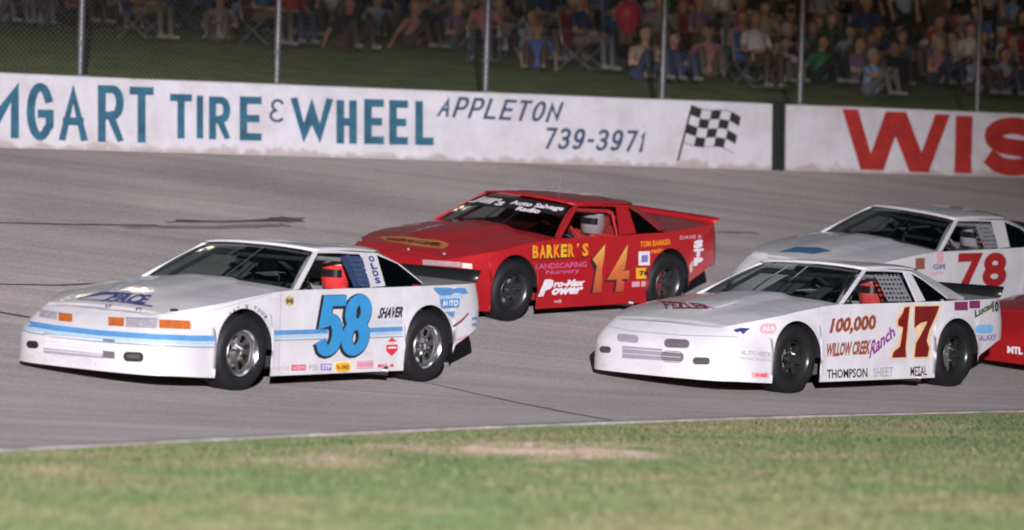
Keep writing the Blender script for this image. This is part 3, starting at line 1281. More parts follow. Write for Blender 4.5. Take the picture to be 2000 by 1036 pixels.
    for i in range(9):
        t = i / 8
        for j in range(ny_ + 1):
            u = 1 - 2 * j / ny_
            yb, yt = 0.875, 0.635
            xx = (AB.x + 0.17 * (1 - u * u)) * (1 - t) + (AT.x + 0.01 + 0.09 * (1 - u * u)) * t
            zz = (0.855 + 0.035 * (1 - u * u)) * (1 - t) + (1.19 + 0.03 * (1 - u * u)) * t + 0.025 * math.sin(math.pi * t)
            v.append((xx, u * (yb * (1 - t) + yt * t), zz))
    for i in range(8):
        for j in range(ny_):
            q = i * (ny_ + 1) + j
            f.append((q, q + 1, q + ny_ + 2, q + ny_ + 1))
    screen = part(mesh('windshield', v, f, root, SCREEN, True))
    rg = [mir(RR), RR, Vector((QE.x - 0.14 - cw, .78, .90)), Vector((QE.x - 0.14 - cw, -.78, .90))]
    part(MB().plate(rg, 0.004).build('rear_window', DARKG, root))
    # braces on the screen
    for yy in (0.12, -0.12):
        part(MB().tube([(.79, yy * 1.3, .89), (.44, yy * 1.2, 1.06), (.14, yy, 1.20)], 0.007, 5).build('windshield_brace', spec.get('brace', CAGE), root))
    # ---- spoiler
    spm = spec.get('spoiler', SPOIL)
    sp = MB()
    n = 12
    vv = []
    for j in range(n + 1):
        u = 1 - 2 * j / n
        xx = -2.16 - et - 0.05 * (1 - u * u)
        zb2 = zt_(-2.2) + .005
        vv += [(xx, .86 * u, zb2), (xx - 0.055, .865 * u, zb2 + spec.get('sph', .115))]
    sp.add(vv, [(2 * j, 2 * j + 2, 2 * j + 3, 2 * j + 1) for j in range(n)])
    so = sp.build('spoiler', spm, root, True)
    so.modifiers.new('thickness', 'SOLIDIFY').thickness = 0.012
    part(so)
    # ---- roll cage
    cg = MB()
    rc = 0.022
    hoop = [(-.68, .78, .2), (-.68, .74, .8), (-.68, .60, 1.08), (-.68, .45, 1.135), (-.68, -.45, 1.135), (-.68, -.60, 1.08), (-.68, -.74, .8), (-.68, -.78, .2)]
    cg.tube(hoop, rc, 8)
    for sg in (1, -1):
        cg.tube([(-.68, sg * .56, 1.10), (-.02, sg * .56, 1.13), (.06, sg * .57, 1.11), (.50, sg * .80, .84), (.52, sg * .8, .2)], rc, 8)
        cg.tube([(-.68, sg * .5, 1.1), (-1.28, sg * .6, .80)], rc, 8)
        for zz in (.42, .58, .74):
            cg.tube([(-.68, sg * .77, zz), (-.1, sg * .86, zz), (.5, sg * .80, zz)], rc, 8)
    cg.tube([(.05, .56, 1.115), (.05, -.56, 1.115)], rc, 8)
    cg.tube([(-.68, .74, .45), (-.68, -.5, 1.12)], rc, 8)
    cg.tube([(-.68, .74, .82), (-.68, -.74, .82)], rc, 8)
    cg.tube([(.5, .8, .82), (.5, -.8, .82)], rc, 8)
    part(cg.build('roll_cage', spec.get('cage', CAGE), root, True))
    for q_ in spec.get('panels', ()):
        part(MB().plate(q_[0], .006).build('interior_panel', q_[1], root))
    # ---- seat and steering wheel
    sb = MB()
    sb.plate([(-.72, .10, .2), (-.72, .58, .2), (-.86, .56, .92), (-.86, .12, .92)], 0.05)
    for yy in (.09, .58):
        sb.plate([(-.40, yy, .22), (-.72, yy, .22), (-.86, yy, .80), (-.66, yy, .62)], 0.03)
    sb.plate([(-.82, .22, .9), (-.82, .46, .9), (-.86, .46, 1.1), (-.86, .22, 1.1)], 0.05)
    part(sb.build('seat', spec.get('seat', BLACKM), root))
    sw = MB()
    c0 = Vector((-.08, .34, .76))
    ring_ = []
    for k in range(25):
        t = 2 * math.pi * k / 24
        ring_.append(c0 + Vector((-0.06 * math.sin(t), .19 * math.cos(t), .18 * math.sin(t))))
    sw.tube(ring_, 0.014, 6, cap=False)
    sw.tube([c0, (.28, .34, .70)], 0.016, 6)
    part(sw.build('steering_wheel', BLACKM, root, True))
    # ---- window net
    if spec.get('net'):
        nb_ = MB()
        w0, w1 = spec.get('netx', (-.12, -.56))
        for k in range(7):
            xx = w0 + (w1 - w0) * k / 6
            nb_.plate([(xx - .011, .918, .885), (xx + .011, .918, .885), (xx + .011 - .03, .715, 1.15), (xx - .011 - .03, .715, 1.15)], 0.003)
        for k in range(6):
            t = (k + .3) / 6
            yy, zz = .918 + (.715 - .918) * t, .885 + (1.15 - .885) * t
            nb_.plate([(w0 - .03 * t, yy + .004, zz - .012), (w1 - .03 * t, yy + .004, zz - .012), (w1 - .03 * t, yy - .006, zz + .012), (w0 - .03 * t, yy - .006, zz + .012)], 0.003)
        part(nb_.build('window_net', spec['net'], root))
    # ---- exhaust stub under the sill
    part(MB().tube([(-.55, .75, .11), (-.72, .985, .10)], 0.045, 12, cap=False).build('exhaust_pipe', mat('burnt steel', (.14, .12, .11), .4, metal=.8), root, True))
    make_wheels(root, spec['rim'], spec.get('slots', 8), spec.get('lugs'))
    tag(root, spec['label'], 'race car', 'race cars on the track')
    bpy.context.view_layer.update()
    pil = [o for o in root.children if o.name.split('.')[0] in ('door_pillar', 'windshield_pillar', 'rear_pillar')]
    surf = Surf([body, hood, deck, roof] + pil, root)
    surf.screen = Surf([screen], root)
    surf.spoiler = Surf([so], root)
    surf.frame = M @ Matrix.Translation((0, 0, dz)) @ Matrix.Rotation(rroll, 4, 'X')
    return root, surf


def car_pose(fl, rl):
    fl, rl = Vector((*fl, 0)), Vector((*rl, 0))
    fw = (fl - rl).normalized()
    mid = (fl + rl) / 2
    n = surf_normal(mid.x, mid.y)
    fw = (fw - n * fw.dot(n)).normalized()
    lf = n.cross(fw)
    mid.z = zs(mid.x, mid.y) + 0.004
    o = mid - lf * 0.93
    M = Matrix((fw, lf, n)).transposed().to_4x4()
    M.translation = o
    # settle on the outer wheels too
    return M


def heading(fl, deg):
    return (fl[0] - WB * math.cos(R(deg)), fl[1] - WB * math.sin(R(deg)))


WHITE = race_paint('white racing paint', (0.60, 0.59, 0.62))
WHITE17 = race_paint('white door paint', (0.66, 0.65, 0.69))
WHITE78 = race_paint('dull white paint', (0.60, 0.60, 0.63))
RED = race_paint('red racing paint', (0.40, 0.010, 0.016), (.07, .02, .02))
RED2 = race_paint('deep red racing paint', (0.36, 0.009, 0.012), (.07, .02, .02))
CHROME = mat('polished wheel', (0.78, 0.78, 0.80), 0.22, metal=1.0)
DRIM = mat('dark wheel', (0.09, 0.09, 0.095), 0.35, metal=0.7)
BRIM = mat('black wheel', (0.03, 0.036, 0.032), 0.3, metal=0.4)

CARS = {}
P58 = hit_track(466, 765), hit_track(826, 748)
P17 = hit_track(1548, 770), hit_track(1858, 757)
P14 = hit_track(995, 630)
CARS['58'] = make_car(dict(pose=car_pose(P58[0].xy, P58[1].xy), roll=2.0, ext=(.06, .03), paint=WHITE, rim=CHROME, slots=8, cw=.03,
    net=mat('blue window net', (0.03, 0.055, 0.13), .8), netx=(-.34, -.57), brace=mat('white brace', (.6, .6, .62), .5), dash=mat('blue dash', (.03, .06, .13), .5),
    seat=mat('seat blue', (.02, .03, .08), .7), panels=[([(-.30, .87, .88), (-.50, .87, .88), (-.60, .66, 1.15), (-.34, .66, 1.15)], mat('blue side panel', (.025, .045, .11), .6)), ([(.1, -.40, .78), (.1, -.28, .78), (-.25, -.24, 1.06), (-.25, -.34, 1.06)], mat('pale interior panel', (.5, .5, .52), .5))], label='white race car with blue 58 and blue side stripes, leading the pack'))
CARS['14'] = make_car(dict(pose=car_pose(P14.xy, heading(P14.xy, 229)), roll=3.5, dz=-.02, ext=(.10, .13), sph=.06, zt=[(-2.5, .962), (-2.2, .955), (-1.9, .935), (-1.3, .888), (-.5, .872), (.66, .86), (.9, .842), (1.335, .79), (1.7, .735), (2.1, .665), (2.38, .63)], paint=RED, rim=DRIM, slots=6, cw=.16, spoiler=RED,
    seat=mat('seat red', (.22, .015, .015), .6), cage=mat('cage red', (.4, .03, .03), .4), liner=mat('liner red', (.28, .03, .03), .5), bulge=.03,
    dash=mat('dash red', (.3, .02, .02), .5), bt=-.65, bb=-.46, bt1=-.84, bb1=-.75, qm=-.99, qe=-1.2,
    panels=[([(.1, -.75, .78), (.1, -.1, .78), (-.5, -.1, 1.0), (-.5, -.7, 1.02)], mat('liner red', (.28, .03, .03), .5))], label='red race car with gold 14, running on the high line near the wall'))
CARS['17'] = make_car(dict(pose=car_pose(P17[0].xy, P17[1].xy), roll=1.0, ext=(.05, .07), paint=WHITE17, rim=BRIM, slots=6, cw=.32, lugs=CHROME, atx=-.08, bulge=.03,
    net=mat('pale window net', (.20, .21, .23), .8), netx=(-.2, -.58), bt=-.73, bb=-.66, bt1=-.84, bb1=-.81, qm=-1.0, qe=-1.23, nose=(.20, .52),
    liner=mat('grey liner', (.10, .10, .11), .5), panels=[([(.0, -.80, .80), (.0, -.35, .80), (-.55, -.30, 1.08), (-.55, -.70, 1.05)], mat('pale interior panel', (.5, .5, .52), .5)), ([(.15, .0, .84), (.15, .25, .84), (-.2, .2, .98), (-.2, .05, .98)], mat('pale interior panel', (.5, .5, .52), .5))], label='white race car with maroon 17 nearest the infield on the right'))
CARS['78'] = make_car(dict(pose=car_pose((4.438, 41.726), heading((4.438, 41.726), 223.3)), roll=3.0, paint=WHITE78, rim=BRIM, cw=.08,
    net=mat('pale window net', (.20, .21, .23), .8), netx=(-.24, -.50), seat=mat('seat red', (.22, .015, .015), .6),
    label='white race car with red 78 behind the number 17 car'))
CARS['red'] = make_car(dict(pose=car_pose((7.0, 39.2), heading((7.0, 39.2), 226)), roll=1.0, paint=RED2, rim=DRIM, cw=.1,
    label='red race car cut off by the right edge, nose behind the 17 car'))

# ---- paint schemes and decals
INK = mat('black decal', (0.02, 0.02, 0.024), .4)
BL58 = mat('bright blue number', (0.035, 0.25, 0.52), .35, coat=.4, var=.1)
STRB = mat('stripe blue', (0.09, 0.26, 0.52), .35, coat=.5)
STRL = mat('stripe pale blue', (0.34, 0.52, 0.68), .35, coat=.5)
STRD = mat('stripe slate', (0.20, 0.24, 0.30), .4)
AMBER = mat('amber lamp decal', (0.50, 0.13, 0.03), .35, var=.4, vscale=20)
LAMPW = mat('clear lamp decal', (0.38, 0.36, 0.40), .3, var=.45, vscale=25)
GRIL = mat('grille decal', (0.31, 0.285, 0.35), .5, var=.15)
GRID = mat('grille decal dark', (0.14, 0.12, 0.14), .5, var=.2)
YEL = mat('yellow decal', (0.80, 0.42, 0.03), .4)
DRED = mat('red decal', (0.60, 0.03, 0.05), .4)
PINK = mat('pink faded decal', (0.66, 0.36, 0.42), .5)
VIO = mat('violet decal', (0.22, 0.17, 0.40), .5)
NAVYD = mat('navy decal', (0.03, 0.05, 0.20), .4)
MAROON = mat('maroon number', (0.17, 0.012, 0.012), .4, var=.15)
GOLDE = mat('pale gold edge', (0.78, 0.55, 0.30), .4)
GOLD = mat('gold number', (0.72, 0.42, 0.07), .35, var=.15)
ORNG = mat('orange lettering', (0.80, 0.28, 0.02), .4)
COPPER = mat('copper lettering', (0.27, 0.07, 0.035), .45)
WHT = mat('white decal', (0.78, 0.74, 0.78), .45)
MAUV = mat('mauve lettering', (0.50, 0.12, 0.26), .45)
CREAM = mat('cream decal', (0.66, 0.60, 0.55), .45)
SKYB = mat('sky blue decal', (0.20, 0.48, 0.78), .4)
GRN = mat('olive green decal', (0.10, 0.13, 0.04), .45)
GREYT = mat('faded grey lettering', (0.34, 0.32, 0.33), .5)

c, sf = CARS['58']
L = sf.lay
# stripes: round the nose and along both visible flanks
top = [(44, 622), (60, 628), (110, 636), (200, 646), (300, 653), (380, 656), (425, 656)]
L('stripe', band_px(top, [(a, b + 11) for a, b in top], 6), STRB)
L('stripe', band_px([(a, b + 12) for a, b in top], [(a, b + 18) for a, b in top], 6), STRL)
L('stripe', band_px([(a, b + 21) for a, b in top], [(a, b + 23.5) for a, b in top], 6), STRD)
for x0, x1, y0, y1 in ((527, 640, 646, 643), (715, 786, 641, 638)):
    L('stripe', band_px([(x0, y0), (x1, y1)], [(x0, y0 + 9), (x1, y1 + 9)], 8), STRB)
    L('stripe', band_px([(x0, y0 + 10), (x1, y1 + 10)], [(x0, y0 + 15), (x1, y1 + 15)], 8), STRL)
    L('stripe', band_px([(x0, y0 + 18.5), (x1, y1 + 18.5)], [(x0, y0 + 20.5), (x1, y1 + 20.5)], 8), STRD)
for yy in (618, 630):
    L('stripe', band_px([(921, yy + 2), (936, yy)], [(921, yy + 8), (936, yy + 6)], 4), STRB)
# headlight decals
L('headlight', rect_px(64, 604, 75, 616, 2, step=3), AMBER, .005)
L('headlight', rect_px(77, 605, 112, 620, 5, step=4), LAMPW, .005)
L('headlight', rect_px(115, 611, 142, 627, 3, step=4), AMBER, .005)
L('headlight', rect_px(212, 620, 243, 637, 1.5, step=4), AMBER, .005)
L('headlight', rect_px(246, 622, 308, 640, 2, step=4), LAMPW, .005)
L('headlight', rect_px(311, 625, 372, 642, 2, step=4), AMBER, .005)
L('headlight_line', rect_px(246, 621, 308, 623, 2, step=4), STRD, .007)
L('headlight_line', rect_px(280, 623, 283, 640, 0, step=4), GREYT, .007)
# grille and ducts
L('grille', rect_px(86, 650, 204, 690, 11, step=6), GRIL)
L('grille', rect_px(202, 662, 225, 699, 2, step=6), GRID, .006)
for k in range(5):
    L('grille_bar', band_px([(88, 655 + 7 * k), (200, 666 + 7 * k)], [(88, 656.2 + 7 * k), (200, 667.2 + 7 * k)], 6), WHT, .007)
L('brake_duct', rounded_px(box_quad(53, 665, 76, 680, 1.5)), DUCT, .005)
L('brake_duct', rounded_px(box_quad(242, 687, 281, 706, 1.5)), DUCT, .005)
L('brake_duct', rounded_px(box_quad(248, 692, 275, 700, 1)), mat('duct grey', (.06, .06, .06), .7), .008)
L('lettering', text_px('OLDSMOBILE', [(64, 689), (238, 709), (236, 721), (60, 701)], -.005), mat('faint silver lettering', (.53, .51, .56), .4))
# hood script
L('lettering', text_px('PACE', [(232, 571), (298, 577), (290, 596), (196, 590)], .05, .3), NAVYD)
L('hood_flash', band_px([(152, 583), (205, 570), (262, 574)], [(152, 584.5), (200, 577), (250, 577)], 5), NAVYD)
L('hood_flash', band_px([(140, 584), (230, 588), (298, 598)], [(140, 585.4), (230, 590.5), (298, 601)], 5), NAVYD)
L('lettering', text_px('ST', box_quad(206, 596, 219, 602), .03), INK)
L('lettering', text_px('FT', box_quad(266, 602, 279, 608), .03), INK)
L('hood_mark', rect_px(333, 604, 348, 609), INK)
# panel gaps
L('panel_gap', band_px([(106, 591), (200, 606), (330, 614), (425, 604), (530, 574)], [(106, 592), (200, 607), (330, 615.2), (425, 605.2), (530, 575)], 6), GREYT, .003)
L('door_gap', band_px([(548, 573), (543, 735)], [(549.2, 573), (544.2, 735)], 8), GRIL, .003)
# arched lettering over the front wheel
for k, ch in enumerate("LARRY'S TOUR"):
    if ch not in " '":
        t = R(212 + k * 9.6)
        cx, cy = 482 + 50 * math.cos(t), 664 + 65 * math.sin(t)
        a = t + math.pi / 2
        ux, uy = math.cos(a) * 3, math.sin(a) * 3
        vx, vy = -uy * 1.2, ux * 1.2
        L('lettering', text_px(ch, [(cx - ux - vx, cy - uy - vy), (cx + ux - vx, cy + uy - vy), (cx + ux + vx, cy + uy + vy), (cx - ux + vx, cy - uy + vy)], .02), INK)
# sunburst decal
sb_ = []
for k in range(16):
    rr = 14 if k % 2 == 0 else 8
    sb_.append((565 + .8 * rr * math.cos(R(k * 22.5)), 588 + rr * math.sin(R(k * 22.5))))
L('sunburst_decal', poly_px(sb_), mat('old gold decal', (.50, .38, .14), .5))
L('lettering', text_px('M', box_quad(558, 583, 572, 594), .05), mat('brown ink', (.14, .10, .04), .5), .007)
# the big numbers
Q5 = [(629, 578), (677, 577), (664, 696), (612, 698)]
Q8 = [(675, 575), (731, 575), (716, 693), (662, 697)]
for ch, q in (('5', Q5), ('8', Q8)):
    L('number_outline', glyph(ch, q, 22, 3.2, (-1.8, 1.8)), INK, .004)
    L('number', glyph(ch, q, 21), BL58, .0085)
L('lettering', text_px('SHAVER', [(741, 601), (788, 599), (785, 620), (737, 623)], .045, .25), INK)
L('lettering', text_px('racing', [(742, 627), (785, 625), (785, 632), (742, 634)], .01), STRL)
L('red_shield', poly_px([(754, 674), (776, 673), (776, 684), (765, 696), (754, 686)]), DRED)
L('red_shield', poly_px([(757, 668), (765, 659), (775, 667)]), DRED)
L('shield_bar', rect_px(757, 678, 773, 681, -.5), WHT, .007)
L('lettering', text_px('HUGGINS CAMS', box_quad(530, 717, 565, 722, -.5), .01), PINK)
L('decal', rect_px(569, 713, 597, 724, -.5), DRED)
L('lettering', text_px('GOODYR', box_quad(571, 715, 595, 722, -.5), .01), WHT, .007)
L('lettering', text_px('PEI', box_quad(604, 712, 620, 723), .01), GREYT)
L('decal', rect_px(626, 711, 647, 724, -.5), VIO)
L('lettering', text_px('STP', box_quad(628, 713, 645, 722), .02), WHT, .007)
L('decal', rounded_px(box_quad(650, 706, 691, 731, -1)), mat('decal halo', (.80, .62, .42), .5))
L('decal', rounded_px(box_quad(654, 709, 684, 727, -1)), YEL, .006)
L('lettering', text_px('76 UNO', box_quad(656, 713, 681, 722, -.5), .03), INK, .009)
L('decal', rect_px(696, 705, 729, 721, -1), PINK)
L('lettering', text_px('VALVOLINE', box_quad(698, 709, 727, 716, -1), .01), MAUV, .007)
L('lettering', text_px('MAC  M', box_quad(738, 711, 768, 719, -1), .03), DRED)
# rear quarter graphics
L('quarter_block', poly_px([(846, 562), (909, 563), (914, 574), (860, 578), (850, 570)]), STRB)
L('quarter_block', poly_px([(858, 585), (898, 583), (896, 601), (862, 603)]), STRB)
L('quarter_block', poly_px([(868, 610), (888, 608), (886, 622), (868, 625)]), STRB)
L('lettering', text_px('PARTS CITY', [(856, 578), (905, 575), (903, 583), (858, 586)], .02), SKYB, .007)
L('lettering', text_px('AUTO', [(862, 588), (895, 586), (893, 598), (864, 600)], .03), WHT, .007)
L('quarter_script', band_px([(884, 636), (900, 625), (914, 611)], [(886, 640), (902, 629), (916, 613)], 4), mat('dark red script', (.22, .05, .08), .5))
L('quarter_script', band_px([(868, 666), (900, 660), (925, 646)], [(868, 670), (900, 664), (925, 650)], 5), PINK)
for k, ch in enumerate('OLDS'):
    L('lettering', text_px(ch, [(718 + 4 * k, 501 + 14 * k), (729 + 4 * k, 500 + 14 * k), (733 + 4 * k, 512 + 14 * k), (722 + 4 * k, 513 + 14 * k)], .05), NAVYD)

FADE14 = mat('gold fading to red number', (.7, .4, .07), .35)
n, l = nodes_of(FADE14)
tc_ = n.new('ShaderNodeTexCoord')
sx_ = n.new('ShaderNodeSeparateXYZ')
rp_ = n.new('ShaderNodeValToRGB')
mr_ = n.new('ShaderNodeMapRange')
mr_.inputs['From Min'].default_value, mr_.inputs['From Max'].default_value = .22, .80
l.new(tc_.outputs['Object'], sx_.inputs[0])
l.new(sx_.outputs['Z'], mr_.inputs['Value'])
l.new(mr_.outputs[0], rp_.inputs[0])
el_ = rp_.color_ramp.elements
el_[0].color, el_[1].color = (.40, .045, .03, 1), (.70, .44, .10, 1)
el_.new(.6).color = (.60, .17, .05, 1)
l.new(rp_.outputs[0], n['Principled BSDF'].inputs['Base Color'])

c, sf = CARS['14']
L = sf.lay
W14 = mat('black screen banner', (.015, .015, .02), .5)
sf.screen.lay('screen_banner', band_px([(925, 392), (945, 381), (1010, 387), (1116, 404)], [(905, 404), (930, 402), (1005, 409), (1108, 424)], 6), W14, .004)
sf.screen.lay('lettering', text_px("Jill's", [(934, 383), (992, 392), (980, 408), (914, 396)], .04, .3), WHT, .008)
sf.screen.lay('lettering', text_px('Auto Salvage', [(1000, 392), (1104, 405), (1098, 416), (994, 402)], .05, .2), WHT, .008)
sf.screen.lay('lettering', text_px('Radio', [(1012, 404), (1058, 410), (1053, 419), (1006, 412)], .05, .2), WHT, .009)
L('hood_panel', poly_px([(742, 463), (790, 463), (860, 471), (878, 478), (868, 487), (820, 482), (752, 471)]), mat('dull gold hood band', (.36, .20, .05), .4))
L('lettering', text_px('RACE ENGINES', [(757, 465), (862, 475), (858, 483), (754, 470)], .04), mat('dark red ink', (.12, .01, .01), .5), .007)
L('headlight', rect_px(826, 508, 900, 518, 5, step=4), mat('dull clear lamp', (.42, .30, .32), .5), .005)
L('headlight', rect_px(902, 514, 922, 524, 2, step=4), CREAM, .005)
for px, py in ((698, 462), (705, 470), (798, 488), (868, 497)):
    L('hood_pin', poly_px([(px + 3 * math.cos(k), py + 2.5 * math.sin(k)) for k in (0, 1, 2, 3, 4, 5)]), CREAM, .006)
for k, ch in enumerate("BARKER'S"):
    x0 = 1039 + k * 13.9
    y0 = 480 - k * .6
    if ch == "'":
        L('lettering', poly_px([(x0 + 4, y0), (x0 + 8, y0), (x0 + 5, y0 + 8)]), YEL, .008)
        continue
    L('lettering_shadow', text_px(ch, [(x0 - 1, y0 + 1), (x0 + 12, y0 + .5), (x0 + 12, y0 + 28), (x0 - 1, y0 + 29)], .06), INK, .004)
    L('lettering', text_px(ch, [(x0, y0), (x0 + 12.5, y0 - .5), (x0 + 12.5, y0 + 25), (x0, y0 + 25.5)], .05), [YEL, ORNG][k % 2] if k > 0 else ORNG, .008)
L('lettering', text_px('LANDSCAPING', [(1046, 516), (1146, 511), (1146, 522), (1046, 526)], .02), MAUV)
L('lettering', text_px('Nursery', [(1066, 528), (1132, 524), (1132, 535), (1066, 539)], .02), MAUV)
L('lettering', text_px('P', [(1058, 547), (1082, 545), (1078, 577), (1050, 580)], .09, .2), WHT, .006)
L('lettering', text_px('ro-Max', [(1082, 548), (1144, 545), (1140, 559), (1080, 562)], .06, .2), WHT, .006)
L('lettering', text_px('ower', [(1078, 563), (1140, 560), (1136, 574), (1076, 577)], .06, .2), WHT, .006)
for ch, q, w in (('1', [(1160, 478), (1190, 477), (1180, 571), (1148, 573)], 17), ('4', [(1190, 478), (1236, 477), (1224, 569), (1182, 572)], 17)):
    L('number_outline', glyph(ch, q, w, 2.6, (-1.5, 1.5)), INK, .004)
    L('number', glyph(ch, q, w), FADE14, .008)
L('lettering', text_px('TOM BARKER', [(1250, 472), (1310, 467), (1310, 478), (1250, 484)], .03), ORNG)
L('lettering', text_px('racing', [(1272, 486), (1300, 484), (1300, 496), (1272, 498)], .03), ORNG)
L('decal', rect_px(1247, 492, 1269, 519, -1), WHT)
L('decal', rect_px(1252, 499, 1265, 513, -1), VIO, .007)
L('decal', rect_px(1242, 524, 1271, 545, -1), YEL)
L('lettering', text_px('76', box_quad(1248, 529, 1266, 539, -1), .05), INK, .007)
L('decal', rect_px(1234, 551, 1249, 561, -1), PINK)
L('decal', rect_px(1252, 550, 1270, 560, -1), PINK)
L('quarter_swoosh', poly_px([(1297, 494), (1312, 487), (1330, 486), (1343, 491), (1352, 502), (1334, 503), (1310, 500)]), WHT)
L('quarter_swoosh', poly_px([(1334, 507), (1353, 508), (1352, 530), (1348, 534), (1342, 520)]), CREAM)
for k, ch in enumerate('STP'):
    L('lettering', text_px(ch, [(1355, 470 + 17 * k), (1374, 468 + 17 * k), (1372, 484 + 17 * k), (1354, 486 + 17 * k)], .09), WHT)
L('lettering', text_px('DAVE B', [(1328, 461), (1370, 459), (1370, 466), (1328, 468)], .02), PINK)
L('lettering', text_px('oil', box_quad(1082, 585, 1096, 592), .04), PINK)

c, sf = CARS['17']
L = sf.lay
L('panel_gap', band_px([(1164, 632), (1230, 646), (1330, 655), (1440, 658)], [(1164, 633), (1230, 647.2), (1330, 656.4), (1440, 659.4)], 6), GREYT, .004)
L('headlight', rounded_px(box_quad(1206, 652, 1248, 667, 4)), GRIL, .005)
L('grille_slot', rounded_px(box_quad(1298, 662, 1347, 679, 2)), GRID, .005)
L('grille', rect_px(1216, 676, 1294, 700, 6, step=6), GRIL, .005)
L('grille', rounded_px(box_quad(1292, 685, 1336, 707, 2)), GRID, .007)
for k in range(5):
    L('grille_bar', band_px([(1218, 680 + 5 * k), (1332, 689 + 4.4 * k)], [(1218, 681 + 5 * k), (1332, 690 + 4.4 * k)], 6), GRIL if k % 2 else WHT, .010)
L('brake_duct', rounded_px(box_quad(1172, 676, 1194, 689, 1)), mat('duct grey', (.06, .06, .06), .7), .005)
L('brake_duct', rounded_px(box_quad(1354, 698, 1387, 712, .5)), mat('duct grey', (.06, .06, .06), .7), .005)
L('nose_number', text_px('7', [(1160, 647), (1172, 649), (1169, 673), (1158, 671)], .05), COPPER)
L('horse_decal', poly_px([(1432, 645), (1446, 641), (1466, 642), (1458, 647), (1452, 654), (1446, 648), (1438, 650)]), NAVYD)
L('decal', rounded_px(box_quad(1484, 632, 1516, 652)), PINK)
L('lettering', text_px('ALS', box_quad(1488, 638, 1512, 647), .03), WHT, .007)
L('lettering', text_px('AL SYLVESTR', [(1446, 684), (1506, 689), (1506, 697), (1446, 692)], .02), GREYT)
L('lettering', text_px('RACING ENGINES', [(1446, 697), (1506, 702), (1506, 707), (1446, 702)], .0), GRIL)
L('decal', rect_px(1468, 727, 1502, 738, 1), PINK)
L('lettering', text_px('FORD', box_quad(1476, 730, 1498, 736, .5), .04), DRED, .007)
L('lettering', text_px('FEZLER', [(1282, 588), (1372, 594), (1400, 604), (1300, 604)], .05, .2), mat('dark red hood ink', (.20, .03, .05), .5))
L('hood_flash', band_px([(1370, 607), (1400, 600), (1440, 589)], [(1374, 608.5), (1404, 602), (1442, 591)], 5), WHT)
L('lettering', text_px('100,000', [(1626, 622), (1712, 614), (1710, 650), (1618, 657)], .05), COPPER)
L('lettering', text_px('WILLOW CREEK', [(1615, 671), (1702, 664), (1698, 692), (1612, 698)], .045), COPPER)
L('lettering', text_px('Ranch', [(1700, 668), (1742, 636), (1750, 655), (1697, 702)], .03, .2), mat('purple script', (.26, .04, .22), .5))
for ch, q in (('1', None), ('7', None)):
    pass
n1 = [(1766, 601), (1776, 599), (1770, 658), (1768, 680), (1769, 698), (1741, 699), (1744, 688), (1757, 677), (1763, 640), (1753, 636), (1753, 626), (1762, 612)]
n7 = [(1786, 599), (1834, 598), (1829, 613), (1814, 646), (1809, 666), (1814, 680), (1811, 697), (1785, 698), (1788, 671), (1797, 655), (1808, 634), (1810, 628), (1798, 631), (1785, 641)]
for q in (n1, n7):
    L('number_outline', concave_px(q, 4.5), GOLDE, .004)
    L('number', concave_px(q), MAROON, .008)
L('lettering', text_px('THOMPSON', [(1615, 722), (1694, 719), (1694, 737), (1615, 740)], .02), INK)
L('lettering', text_px('SHEET', [(1705, 719), (1744, 717), (1744, 735), (1705, 737)], .0), GREYT)
L('lettering', text_px('METAL', [(1778, 717), (1810, 715), (1810, 733), (1778, 735)], .01), INK)
L('decal', rect_px(1864, 590, 1890, 607, -.5), mat('plum decal', (.20, .03, .12), .5))
L('decal', rect_px(1893, 588, 1914, 603, -.5), mat('plum decal', (.20, .03, .12), .5))
L('lettering', text_px('Lucas', [(1900, 608), (1938, 588), (1942, 600), (1904, 622)], .06, .2), GRN)
L('lettering', text_px('10', box_quad(1938, 588, 1950, 610), .05), INK)
L('decal', rounded_px(box_quad(1905, 635, 1940, 652, -1)), SKYB)
L('lettering', text_px('GALAXY', box_quad(1906, 655, 1946, 667, -2), .03), VIO)
sf.screen.lay('lettering', text_px('Holiday Raceway', [(1478, 511), (1560, 515), (1552, 525), (1466, 520)], .04, .2), GREYT, .008)
sf.screen.lay('screen_banner', band_px([(1468, 509), (1570, 513), (1676, 524)], [(1455, 525), (1566, 528), (1670, 531)], 6), W14, .004)

c, sf = CARS['78']
L = sf.lay
for ch, q, w in (('7', [(1872, 495), (1920, 494), (1914, 558), (1866, 562)], 17), ('8', [(1921, 494), (1968, 493), (1964, 560), (1917, 562)], 16)):
    L('number', glyph(ch, q, w), mat('dark red number', (.34, .02, .025), .4), .006)
L('decal', rect_px(1788, 505, 1806, 527, -1), mat('brown decal', (.25, .10, .06), .5))
L('decal', rect_px(1830, 494, 1842, 514, -1), PINK)
L('lettering', text_px('GM', box_quad(1822, 516, 1846, 527, -1), .04), VIO)
L('lettering', text_px('parts', box_quad(1820, 530, 1842, 540, -1), .04), PINK)
L('hood_flash', poly_px([(1520, 493), (1555, 483), (1600, 484), (1625, 491), (1590, 497), (1560, 494)]), mat('teal hood flash', (.05, .13, .26), .5))
L('headlight', rect_px(1452, 492, 1500, 504, 4), WHT, .005)
c, sf = CARS['red']
L = sf.lay
L('lettering', text_px('MTL', box_quad(1968, 676, 1998, 690, 3), .06), WHT)

# ------------------------------------------------------------------ people
PM = {}


